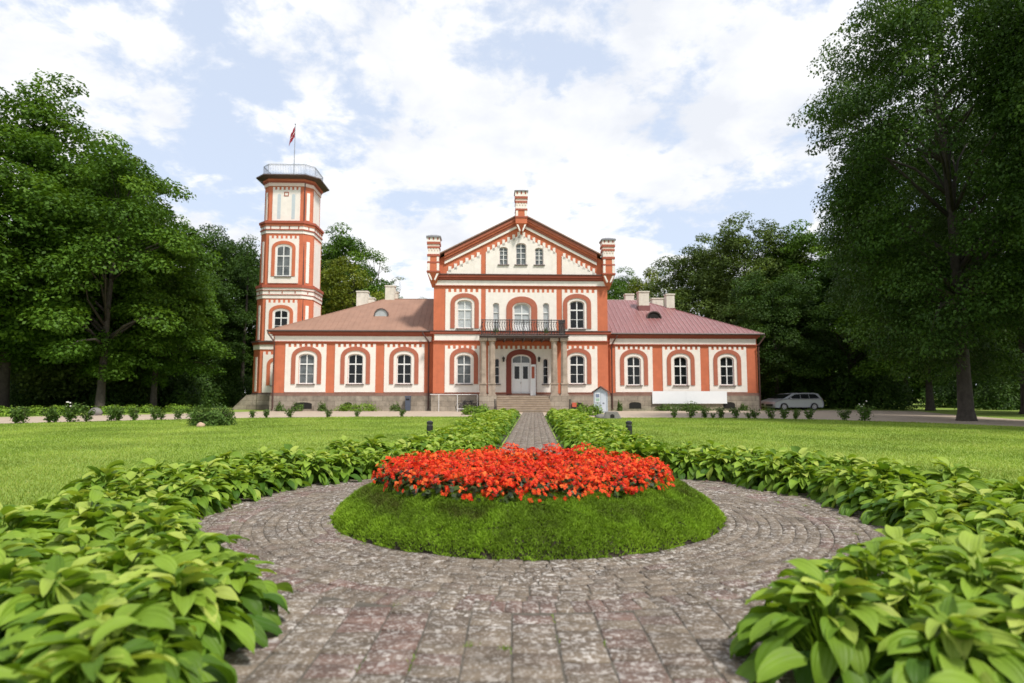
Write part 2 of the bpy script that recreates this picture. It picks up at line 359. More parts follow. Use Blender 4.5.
for ci, (ra, rb, ln) in enumerate(courses):
    rm = (ra+rb)/2; n = max(8, int(2*math.pi*rm/ln)); off = random.random()
    for k in range(n):
        a0 = 2*math.pi*(k+off)/n; a1 = 2*math.pi*(k+1+off)/n
        mx_, my_ = pol(rm, (a0+a1)/2)
        if rm > 3.37:
            if my_ < BC[1] and abs(mx_-0.02) < 1.72: continue
            if my_ > BC[1] and abs(mx_-axis_x(my_)) < 0.8: continue
        q = mnoise.noise(Vector((mx_*0.9, my_*0.9, 3)))
        brick([pol(ra, a0), pol(ra, a1), pol(rb, a1), pol(rb, a0)], red=(3.3 > rm > 3.1 and random.random() < 0.55) or q > 0.38 and random.random() < .6)
# straight approach in front of the circle
ncol = 14; cw = 0.25
for i in range(ncol):
    x0 = 0.0-ncol*cw/2+i*cw; x1 = x0+cw; xm = (x0+x1)/2
    redcol = 0.40 < abs(xm-0.0) < 0.95
    y = -0.6+random.uniform(0, .1)
    while y < 5.2:
        y1 = y+0.138
        if math.hypot(xm-BC[0], (y+y1)/2-BC[1]) > 3.385:
            brick([(x0, y), (x1, y), (x1, y1), (x0, y1)], red=(redcol and random.random() < 0.55+.6*mnoise.noise(Vector((xm*1.5, y*1.2, 8)))) or random.random() < 0.05)
        y = y1
# path to the house
y = 10.3
while y < 49.5:
    y1 = y+0.104 if y < 30 else y+0.21
    xc = axis_x(y); nb = 7
    for i in range(nb):
        x0 = xc-0.72+i*0.2057; o2 = 0.1*(int(y*10) % 2)
        if math.hypot(x0+.1-BC[0], y-BC[1]) > 3.40: brick([(x0, y), (x0+.2057, y), (x0+.2057, y1), (x0, y1)], red=random.random() < 0.1)
    y = y1
me = np_mesh('paved_path', bv, 4, bf, [m_brick], bt); tag(link('paved_path', me), kind='structure')
g = MB(); nn = 96
g.add([(*pol(4.5, 2*math.pi*k/nn), 0.010) for k in range(nn)], [tuple(range(nn))], m_joint)
g.add([(-2.0, -1, 0.0145), (2.1, -1, 0.0145), (2.1, 4.6, 0.0145), (-2.0, 4.6, 0.0145)], [(0, 1, 2, 3)], m_joint)
g.add([(axis_x(10)-.75, 10, 0.008), (axis_x(10)+.75, 10, 0.008), (axis_x(49.5)+.75, 49.5, 0.012), (axis_x(49.5)-.75, 49.5, 0.012)], [(0, 1, 2, 3)], m_joint)
tag(g.build('path_bedding'), kind='structure')
# soil under the hosta borders
m_soil = mat('dark_bed_soil', (0.035, 0.026, 0.018), 1.0, 0.4, 5, 0.6, 30)
g = MB(); ins = [(*pol(3.98, 2*math.pi*k/nn), 0.012) for k in range(nn)]; outs = [(*pol(5.15, 2*math.pi*k/nn), 0.012) for k in range(nn)]
def keep(k):
    x, y = pol(4.5, 2*math.pi*(k+.5)/nn)
    return not (y < BC[1] and abs(x-.02) < 1.5) and not (y > BC[1] and abs(x-axis_x(y)) < 0.9)
g.add(ins+outs, [(k, (k+1) % nn, nn+(k+1) % nn, nn+k) for k in range(nn) if keep(k)], m_soil)
for s in (-1, 1):
    xa, xb = (s*1.45, s*3.6); g.add([(min(xa, xb), -0.5, 0.0215), (max(xa, xb), -0.5, 0.0215), (max(xa, xb)+.4*(s>0), 4.0, 0.0215), (min(xa, xb)-.4*(s<0), 4.0, 0.0215)], [(0, 1, 2, 3)], m_soil)
    g.add([(axis_x(11.2)+s*.8, 11.2, .014), (axis_x(11.2)+s*2.6, 11.2, .014), (axis_x(40)+s*2.6, 40, .014), (axis_x(40)+s*.8, 40, .014)], [(0, 1, 2, 3)], m_soil)
tag(g.build('border_soil'), kind='structure')

# ================================================================= MANOR HOUSE
house = empty('manor_house', BO, TH, 'long orange and cream manor house with gabled centre, two wings and octagonal corner tower', 'house')
def arch(ua, ub, zs, zt, n=14):
    c = (ua+ub)/2; r = (ub-ua)/2
    return [(c-r*math.cos(math.pi*i/n), zs+(zt-zs)*math.sin(math.pi*i/n)**0.85) for i in range(n+1)]
def facade(mb, m, u0, u1, z0, top, ops, d, rd, brk=()):
    """sheet at depth d with arched openings and reveals rd deep. top: function u->z"""
    T = top if callable(top) else (lambda u: top)
    xs = u0
    def solid(a, b, zb=z0):
        pts = [a]+sorted(x for x in brk if a+1e-4 < x < b-1e-4)+[b]
        for p, q in zip(pts, pts[1:]): mb.add([(p, d, zb), (q, d, zb), (q, d, T(q)), (p, d, T(p))], [(0, 1, 2, 3)], m)
    for (ua, ub, za, zs, zt) in sorted(ops):
        solid(xs, ua)
        if za > z0+1e-3: mb.add([(ua, d, z0), (ub, d, z0), (ub, d, za), (ua, d, za)], [(0, 1, 2, 3)], m)
        A = arch(ua, ub, zs, zt)
        for (p, q) in zip(A, A[1:]):
            mb.add([(p[0], d, p[1]), (q[0], d, q[1]), (q[0], d, T(q[0])), (p[0], d, T(p[0]))], [(0, 1, 2, 3)], m)
        loop = [(ua, za)]+A+[(ub, za)]
        for i in range(len(loop)):
            p, q = loop[i], loop[(i+1) % len(loop)]
            mb.add([(p[0], d, p[1]), (q[0], d, q[1]), (q[0], d+rd, q[1]), (p[0], d+rd, p[1])], [(0, 1, 2, 3)], m)
        xs = ub
    solid(xs, u1)
def panel(mb, m, u0, u1, z0, z1, ops, d, th=0.045, teeth=0, mt=None):
    facade(mb, m, u0, u1, z0, z1, ops, d-th, th+0.02)
    for (a, b, c_, e) in ((u0, u0, z0, z1), (u1, u1, z0, z1)): mb.add([(a, d-th, z0), (a, d, z0), (a, d, z1), (a, d-th, z1)], [(0, 1, 2, 3)], m)
    for z in (z0, z1): mb.add([(u0, d-th, z), (u1, d-th, z), (u1, d, z), (u0, d, z)], [(0, 1, 2, 3)], m)
    if teeth:
        n = teeth; p = (u1-u0)/(2*n-1)
        for i in range(n): mb.box(m, u0+2*i*p, u0+(2*i+1)*p, d-th, d+0.01, z1, z1+0.27)
def uband(mb, m, ua, ub, za, zs, zt, wd, d0, d1):
    inn = [(ua, za)]+arch(ua, ub, zs, zt)+[(ub, za)]
    o = [(ua-wd, za)]+arch(ua-wd, ub+wd, zs, zt+wd)+[(ub+wd, za)]
    mb.band(m, inn, o, d0, d1)
def window(parent, ua, ub, za, zs, zt, d, glass, style='cross', T=None, sill=True, fw=0.085, name='window'):
    """frame mesh, glass pane and sill children; d = depth of the wall face"""
    mb = MB(T); fd = d+0.09
    uband(mb, m_frame, ua+fw, ub-fw, za+fw, zs, zt-fw, fw, fd, fd+0.07)
    mb.box(m_frame, ua+0.002, ub-0.002, fd-0.004, fd+0.075, za+0.002, za+fw)
    c = (ua+ub)/2; H = zt-za
    zt2 = za+H*0.66
    if style == 'cross':
        mb.box(m_frame, c-0.042, c+0.042, fd-0.006, fd+0.05, za+fw, zt-fw*0.7)
        mb.box(m_frame, ua+fw, ub-fw, fd-0.010, fd+0.055, zt2-0.05, zt2+0.05)
        zb = za+H*0.33
        mb.box(m_frame, ua+fw, c-0.042, fd+0.01, fd+0.05, zb-0.018, zb+0.018); mb.box(m_frame, c+0.042, ub-fw, fd+0.01, fd+0.05, zb-0.018, zb+0.018)
    elif style == 'narrow':
        mb.box(m_frame, ua+fw, ub-fw, fd-0.005, fd+0.05, zt2-0.03, zt2+0.03); zb = za+H*0.33
        mb.box(m_frame, ua+fw, ub-fw, fd+0.005, fd+0.05, zb-0.02, zb+0.02)
    elif style == 'gable':
        mb.box(m_frame, c-0.03, c+0.03, fd-0.006, fd+0.05, za+fw, zt-fw*0.7)
        for q in (0.3, 0.55, 0.78): mb.box(m_frame, ua+fw, ub-fw, fd+0.004, fd+0.05, za+H*q-0.02, za+H*q+0.02)
    w_ = mb.build(name, parent)
    g = MB(T); g.prism(glass, [(ua+0.01, za+0.01)]+arch(ua+0.01, ub-0.01, zs, zt-0.01)+[(ub-0.01, za+0.01)], d+0.145, d+0.16)
    g.build('pane', w_)
    if sill:
        s = MB(T); s.box(m_ledge, ua-0.12, ub+0.12, d-0.16, d+0.07, za-0.075, za-0.004); s.build('sill', w_)
    return w_

def zl(py): return BZ(py, 0)
zP, zG = zl(393.3), 0.0
uL, uR = BU(432.6, 0, 400), BU(608.7, 0, 400)
ucx = BU(521, 0)
# roof line of the gable
APX = (ucx, zl(214.4)); SL = 0.515
roofz = lambda u, off=0.0: APX[1]-abs(u-APX[0])*SL-off
PX = 52/F_PX    # metres per pixel at the facade
main_w = []     # openings lower / upper
def ow(a, b, yt, yb, rise, d=0):
    ua, ub = BU(a, d, (yt+yb)/2), BU(b, d, (yt+yb)/2); zt, za = BZ(yt, d), BZ(yb, d); return (ua, ub, za, zt-rise, zt)
low = [ow(456.6, 471.4, 354.8, 384, .34), ow(569.6, 584.6, 354.8, 384, .34)]
lown = [ow(494.6, 499.4, 358.5, 384, .2), ow(543.0, 548.2, 358.5, 384, .2)]
door_o = ow(511.8, 530.6, 355, 393.6, .42); door_o = (door_o[0], door_o[1], 1.29, door_o[3], door_o[4])
upp = [ow(457.2, 472.2, 300.3, 328.6, .34), ow(569.6, 584.4, 300.3, 328.6, .34)]
uppn = [ow(492.8, 499.2, 303, 331, .25), ow(542.8, 549.2, 303, 331, .25)]
bdoor = ow(513.6, 530, 303.8, 333, .42)
gabw = [ow(499.2, 507.8, 247.2, 264.8, .2), ow(515.8, 526.2, 243.2, 264.8, .26), ow(534.9, 543.4, 247.8, 264.8, .2)]
zmid = zl(332.5); ztop = zl(278)
mb = MB()
facade(mb, m_or, uL, uR, zP, zmid, low+lown+[door_o], 0, 0.3)
facade(mb, m_or, uL, uR, zmid, ztop, upp+uppn+[bdoor], 0, 0.3)
facade(mb, m_or, uL, uR, ztop, lambda u: roofz(u, 0.35), gabw, 0, 0.3, brk=(ucx,))
DB = 14.0
for u in (uL, uR): mb.add([(u, 0, 0), (u, DB, 0), (u, DB, roofz(u, .3)), (u, 0, roofz(u, .3))], [(0, 1, 2, 3)], m_or)
mb.add([(uL, DB, 0), (uR, DB, 0), (uR, DB, roofz(uR, .3)), (ucx, DB, APX[1]-.3), (uL, DB, roofz(uL, .3))], [(0, 1, 2, 3, 4)], m_or)
mb.box(m_or, uL+.001, uR-.001, 0.34, 0.36, zP, zmid-.01) ; mb.build('central_wall', house)
# stone plinth of the centre
mb = MB(); mb.box(m_stone, uL-.12, uR+.12, -0.16, 6, -0.3, zP-0.18); mb.box(m_base, uL-.06, uR+.06, -0.10, 0.05, zP-0.178, zP-0.02)
mb.build('plinth', house)
# main roof
mb = MB()
for s in (-1, 1):
    e = ucx+s*((uR-uL)/2+0.45); o = 0.18
    P = [(ucx, roofz(ucx)), (e, roofz(e)), (e, roofz(e)-o), (ucx, roofz(ucx)-o)]
    mb.prism(m_roofL, [(ucx, APX[1]+.02), (e, roofz(e)+.02), (e, roofz(e)-.08), (ucx, APX[1]-.08)], .44, DB+.4)
    e = ucx+s*((uR-uL)/2-0.52); mb.prism(m_roofL, [(ucx, APX[1]+.02), (e, roofz(e)+.02), (e, roofz(e)-.08), (ucx, APX[1]-.08)], -.50, .438)
mb.build('roof', house)
# raking cornice
mb = MB()
def rake(m, o0, o1, d0, d1, ex=0.0):
    for s in (-1, 1):
        e = ucx+s*((uR-uL)/2-0.9+ex); mb.prism(m, [(ucx, roofz(ucx, o0)), (e, roofz(e, o0)), (e, roofz(e, o1)), (ucx, roofz(ucx, o1))], d0, d1)
rake(m_ledge, .085, .13, -0.46, 0.02); rake(m_arc, .135, .40, -0.38, 0.0); rake(m_or, .405, .60, -0.28, -0.002); rake(m_arc, .602, .82, -0.18, -0.003)
rake(m_wh, .845, 1.07, -0.13, -0.004)
mb.build('raking_cornice', house)
# tympanum panels with stepped teeth
off_t = 1.80
for (a, b) in ((447, 481), (485.8, 556.6), (561.8, 596)):
    ua, ub = BU(a, 0, 270), BU(b, 0, 270); zb = zl(275)+.02; mb = MB()
    lo = (a > 500)
    if a < 450: ua = ua
    T = lambda u: max(zb+0.02, roofz(u, off_t))
    facade(mb, m_wh, ua, ub, zb, T, [w_ for w_ in gabw if ua < w_[0] < ub], -0.05, 0.07, brk=(ucx, ua+.4, ub-.4))
    n = int((ub-ua)/0.42); p = (ub-ua)/n
    for i in range(n):
        x = ua+(i+.25)*p; zz = T(x+.09)
        if zz > zb+.03: mb.box(m_wh, x, x+p*0.52, -0.05, 0.0, zz-.2, zz+0.33)
    mb.build('gable_panel', house)
# horizontal cornices
mb = MB(); a, b = uL-.25, uR+.25
mb.box(m_ledge, a-.2, b+.2, -0.42, 0, zl(275.7), zl(275.0)); mb.box(m_ord, a-.1, b+.1, -0.34, 0, zl(278), zl(275.75)); mb.box(m_ord, a, b, -0.2, 0, zl(280.4), zl(278.05))
mb.box(m_wh, uL+.15, uR-.15, -0.09, 0, zl(285.8), zl(281)); mb.box(m_ord, uL-.03, uR+.03, -0.12, 0, zl(286.6), zl(285.85))
mb.build('cornice', house)
mb = MB()
mb.box(m_ledge, a, b, -0.26, 0, zl(331.6), zl(331.0)); mb.box(m_ord, a, b, -0.2, 0, zl(334.0), zl(331.65))
mb.box(m_wh, uL+.1, uR-.1, -0.10, 0, zl(340.6), zl(334.8)); mb.box(m_ord, uL-.03, uR+.03, -0.13, 0, zl(341.6), zl(340.65))
mb.build('string_course', house)
# white bays
m_darch = mat('dark_red_door_moulding', (0.20, 0.045, 0.032), 0.8, 0.12, 3, 0.2, 20)
def bay(parent, a, b, yt, yb, ops, d, teeth, bands=(), T=None, zz=None):
    mid = (yt+yb)/2
    ua, ub = (BU(a, d, mid), BU(b, d, mid)) if T is None else (a, b)
    z0, z1 = (BZ(yb, d), BZ(yt, d)) if zz is None else zz
    mb = MB(T); panel(mb, m_wh, ua, ub, z0, z1, ops, d, teeth=teeth)
    mb.build('wall_panel', parent)
    for (o, gap, wd) in bands:
        mb = MB(T); uband(mb, m_darch if wd == .44 else m_arc, o[0]-gap, o[1]+gap, o[2], o[3], o[4]+gap*1.05, wd, d-0.10, d-0.047); mb.build('arch_moulding', parent)
bay(house, 444.8, 479.5, 349, 392.4, [low[0]], 0, 7, [(low[0], .20, .37)])
bay(house, 563.6, 597.4, 349, 392.4, [low[1]], 0, 7, [(low[1], .20, .37)])
bay(house, 488, 554, 349, 392.4, lown+[door_o[:2]+(zl(392.4),)+door_o[3:]], 0, 14, [(door_o, .04, .44)])
bay(house, 445.4, 481, 292.6, 330.6, [upp[0]], 0, 7, [(upp[0], .20, .37)])
bay(house, 562, 597.2, 292.6, 330.6, [upp[1]], 0, 7, [(upp[1], .20, .37)])
bay(house, 485.7, 556.5, 292.6, 330.6, uppn+[bdoor[:2]+(zl(330.6),)+bdoor[3:]], 0, 15, [(bdoor, .10, .52)])
for o, gl in zip(low, (m_glassg, m_glass)): window(house, *o, 0, gl)
for o, gl in zip(upp, (m_glassb, m_glass)): window(house, *o, 0, gl)
for o in lown: window(house, *o, 0, m_glass, 'narrow', fw=.05)
for o in uppn: window(house, *o, 0, m_glassb, 'narrow', fw=.06, sill=False)
for o in gabw: window(house, *o, 0, m_glassg, 'gable', fw=.06)
# balcony door
w_ = window(house, *bdoor, 0, m_glassb, 'cross', sill=False, name='balcony_door')
mb = MB(); 
for (x0, x1) in ((bdoor[0]+.09, (bdoor[0]+bdoor[1])/2-.045), ((bdoor[0]+bdoor[1])/2+.045, bdoor[1]-.09)): mb.box(m_door, x0, x1, .10, .135, bdoor[2]+.09, bdoor[2]+.75)
mb.build('door_panel', w_)
# entrance door
dA, dB_, dz0, dzs, dzt = door_o
dr = empty('entrance_door', (0, 0, 0)); dr.parent = house
mb = MB(); uband(mb, m_door, dA+.08, dB_-.08, dz0+.02, dzs, dzt-.08, .08, .08, .16)
ztr = BZ(363.4, 0); mb.box(m_door, dA+.08, dB_-.08, .072, .16, ztr-.05, ztr+.06); mb.box(m_door, (dA+dB_)/2-.03, (dA+dB_)/2+.03, .076, .13, ztr+.06, dzt-.06)
mb.build('door_frame', dr)
mb = MB(); mb.prism(m_glassg, [(dA+.02, ztr)]+arch(dA+.02, dB_-.02, dzs, dzt-.02)+[(dB_-.02, ztr)], .17, .18); mb.build('fanlight', dr)
c = (dA+dB_)/2
for x0, x1 in ((dA+.085, c-.006), (c+.006, dB_-.085)):
    mb = MB(); w2 = (x1-x0); mb.box(m_door, x0, x1, .10, .15, dz0+.02, ztr-.055)
    for za_, zb_ in ((.12, .78), (.86, 1.28)): mb.box(m_door, x0+.13, x1-.13, .088, .10, dz0+za_, dz0+zb_)
    lf = mb.build('door_leaf', dr)
    mb = MB(); mb.box(m_glass, x0+.15, x1-.15, .082, .099, dz0+1.42, ztr-.25); mb.build('pane', lf)
# third leaf standing open on the right
ol = MB(); x0, x1 = BU(530.5, -.3, 380), BU(535.8, -.3, 380)
ol.prism(m_door, [(x0, dz0+.02), (x1, dz0+.02), (x1, ztr-.1), (x0, ztr-.1)], -.30, -.25); q = ol.build('door_leaf', dr); q['label'] = 'outer white door leaf standing open'
ol = MB(); ol.box(m_ord, x0+.09, x1-.1, -.315, -.302, dz0+1.45, ztr-.28); ol.build('pane', q)
mb = MB(); mb.tube(m_metal, [(c-.06, .06, dz0+1.0), (c-.06, .06, dz0+1.14)], .014); mb.build('handle', dr)
# small windows of the plinth
for (a, b, yt, yb, d) in ((571, 583, 402.5, 408.5, -.16),):
    mb = MB(); u0, u1 = BU(a, d, 405), BU(b, d, 405); mb.prism(m_dark, [(u0, .2), (u1, .2)]+arch(u0, u1, .55, .72)[::-1], d-.012, d+.02); mb.build('basement_window', house)

# portico: plinth, steps, columns, balcony --------------------------------
FL = 1.29; dC = -2.15
xa, xb = BU(496.5, dC, 400), BU(549.5, dC, 400)
for a, b in ((479.3, 496.6), (549.4, 567.9)):
    mb = MB(); mb.box(m_stone, BU(a, dC, 400), BU(b, dC, 400), dC-.35, -.17, -0.1, FL+.02); mb.build('pedestal_wall', house)
mb = MB(); mb.box(m_step, xa+.01, xb-.01, dC+.2, -.17, -.1, FL-.004)
ns = 7
for i in range(ns):
    zt_ = (i+1)*FL/ns-.006*(i+1); yf = dC+.2-(ns-i)*.30
    mb.box(m_step, xa+.02, xb-.02, yf, dC+.2-(ns-1-i)*.30+.004, -.1, zt_-.05); mb.box(m_col, xa+.03, xb-.03, yf-.035, dC+.2-(ns-1-i)*.30-.036, zt_-.049, zt_)
mb.build('steps', house)
zcap = BZ(338.2, dC)
for (a, b) in ((480, 486.4), (488.6, 495.4), (551, 557.4), (561, 567.2)):
    u = (BU(a, dC, 370)+BU(b, dC, 370))/2; hw = .24
    cl = MB(); zpd = FL+1.02
    cl.box(m_col, u-.33, u+.33, dC-.33, dC+.33, FL+.02, FL+.14); cl.box(m_col, u-.27, u+.27, dC-.27, dC+.27, FL+.14, zpd-.1); cl.box(m_col, u-.32, u+.32, dC-.32, dC+.32, zpd-.1, zpd)
    zt = zcap-.42
    p = []
    def octo(r): k = r*.42; return [(u-r, dC-k), (u-k, dC-r), (u+k, dC-r), (u+r, dC-k), (u+r, dC+k), (u+k, dC+r), (u-k, dC+r), (u-r, dC+k)]
    cl.ringprism(m_col, octo(.265), zpd, zt, octo(.225)); cl.ringprism(m_col, octo(.25), zt, zt+.08)
    cl.ringprism(m_col, octo(.22), zt+.08, zt+.2, octo(.31)); cl.box(m_col, u-.33, u+.33, dC-.33, dC+.33, zt+.2, zcap)
    cl.build('column', house)
bl = MB(); zs0 = zcap; b0, b1 = BU(480.5, dC, 337), BU(567.5, dC, 337)
bl.box(m_ledge, b0-.1, b1+.1, dC-.5, -.04, zs0+.13, zs0+.22); bl.box(m_ledge, b0, b1, dC-.36, -.04, zs0+.002, zs0+.13)  # slab and beams coloured dark so the shade underneath is painted in
for i in range(9):
    x = b0+.4+(b1-b0-.8)*i/8; bl.box(m_ledge, x-.06, x+.06, dC-.25, -.1, zs0-.16, zs0)
bal = bl.build('balcony', house)
zr0, zr1 = zs0+.22, BZ(320.6, dC); r0, r1 = BU(481.6, dC-.4, 328), BU(565, dC-.4, 328); dr_ = dC-.4
rl = MB()
for z, r in ((zr1, .042), (zr1-.17, .024), (zr0+.10, .028)):
    rl.tube(m_metal, [(r0, -.1, z), (r0, dr_, z), (r1, dr_, z), (r1, -.1, z)], r, 6)
npst = 6
for i in range(npst+1):
    x = r0+(r1-r0)*i/npst; rl.tube(m_metal, [(x, dr_, zr0), (x, dr_, zr1+.06)], .035, 6)
nsc = 34
for i in range(nsc):     # scrolled balusters
    x = r0+(r1-r0)*(i+.5)/nsc; zz0, zz1 = zr0+.1, zr1-.17; h = zz1-zz0
    rl.tube(m_metal, [(x, dr_, zz0), (x, dr_, zz1)], .013, 4)
    rl.tube(m_metal, [(x+.075*math.sin(t*2*math.pi*1.0), dr_-.004, zz0+h*t) for t in [k/10 for k in range(11)]], .018, 4)
    rl.tube(m_metal, [(x+.05*math.cos(a_), dr_, zr1-.085+.05*math.sin(a_)) for a_ in [k*math.pi/4 for k in range(9)]], .008, 4)
for i in range(8):
    for x in (r0, r1):
        y_ = dr_+(-.1-dr_)*(i+.5)/8; rl.tube(m_metal, [(x, y_, zr0+.1), (x, y_, zr1)], .011, 4)
rl.build('railing', bal)
# wall lamps
for px in (503.6, 539):
    u, z = B(px, 359.5, -.3); mb = MB(); mb.tube(m_metal, [(u, -.05, z+.15), (u, -.2, z+.28), (u, -.3, z+.2)], .018, 6); mb.frust(m_metal, u-.06, u+.06, -.36, -.24, z-.2, u-.11, u+.11, -.41, -.19, z+.12)
    mb.frust(m_metal, u-.14, u+.14, -.44, -.16, z+.12, u-.02, u+.02, -.32, -.28, z+.22); mb.build('wall_lamp', house)

# corner turrets and the apex chimney -----------------------------
def turret(pxc, rows, d0, d1, wscale=1.0):
    u = BU(pxc, 0, 260); mb = MB(); dm = (d0+d1)/2; hd0 = (d1-d0)/2
    for r in rows:
        kind, yt, yb, hw = r[:4]; z0, z1 = zl(yb), zl(yt); w2 = hw*PX; k = w2/(6.0*PX); hd = hd0*k
        if kind == 'corbel':
            mb.frust(m_or, u-w2*.30, u+w2*.30, d1-.35, d1, z0, u-w2, u+w2, d0, d1, z1); 
            for s in (-1, 1): mb.prism(m_wh, [(u+s*w2*.85, z1-.1), (u+s*w2*.55, z1-.1), (u+s*w2*.15, z1-.62), (u+s*w2*.3, z1-.7)], d0+.02, d0+.3)
            continue
        if kind == 'cap':
            mb.box(m_cap, u-w2, u+w2, dm-hd, dm+hd, z0, z0+(z1-z0)*.4); mb.frust(m_cap, u-w2, u+w2, dm-hd, dm+hd, z0+(z1-z0)*.4, u-w2*.35, u+w2*.35, dm-hd*.35, dm+hd*.35, z1); continue
        m_ = {'w': m_wh, 'r': m_ord, 'o': m_or, 'p': m_pink, 'teeth': m_wh, 'corner': m_or, 'arc': m_wh}[kind]
        mb.box(m_, u-w2, u+w2, dm-hd, dm+hd, z0, z1)
        if kind == 'teeth':
            for i in range(3):
                x = u-w2+(i+.5)*2*w2/3; 
                for s in (0,): mb.box(m_ord, x-.06, x+.06, dm-hd-.012, dm-hd+.1, z1-(z1-z0)*.55, z1-.01)
                y_ = dm-hd+(i+.5)*2*hd/3
                for e in (u-w2-.012, u+w2-.09): mb.box(m_ord, e, e+.1, y_-.06, y_+.06, z1-(z1-z0)*.55, z1-.01)
        if kind == 'corner':
            for s in (-1, 1):
                x0_ = u+s*w2*.98; x1_ = u+s*w2*.58; mb.box(m_wh, min(x0_, x1_), max(x0_, x1_), dm-hd-.02, dm-hd+.05, z0+.02, z1-.02)
        if kind == 'arc':
            for i in range(4): x = u-w2+(i+.5)*2*w2/4; mb.box(m_pink, x-.05, x+.05, dm-hd-.03, dm-hd+.05, z1-(z1-z0)*.42, z1)
    return mb.build('chimney', house)
rows_s = [('cap', 236.6, 240.2, 7.3), ('teeth', 240.2, 244.3, 6.4), ('r', 244.3, 246.6, 6.6), ('p', 246.6, 248.8, 5.9), ('r', 248.8, 250.6, 6.2), ('arc', 250.6, 256.4, 5.7),
          ('r', 256.4, 258.6, 6.3), ('corner', 258.6, 263.8, 5.7), ('r', 263.8, 265.2, 6.3), ('corner', 265.2, 272.8, 6.0), ('r', 272.8, 274, 6.6), ('corbel', 274, 287.5, 6.4)]
turret(434.0, rows_s, -.62, .42); turret(607.4, [(r[0], r[1]+1.2, r[2]+1.2, r[3]) for r in rows_s], -.62, .42)
rows_c = [('cap', 191.3, 194.3, 7.0), ('teeth', 194.3, 199, 6.3), ('r', 199, 201.2, 6.5), ('p', 201.2, 203.5, 5.8), ('r', 203.5, 205.4, 6.1), ('arc', 205.4, 211.0, 5.7),
          ('r', 211.0, 212.8, 6.2), ('corner', 212.8, 218.6, 5.8), ('r', 218.6, 220, 6.3), ('o', 220, 225.5, 5.8), ('corbel', 225.5, 233.5, 5.6)]
turret(521, rows_c, -.72, .42)
# upper wall behind turrets joins roof; downpipes later

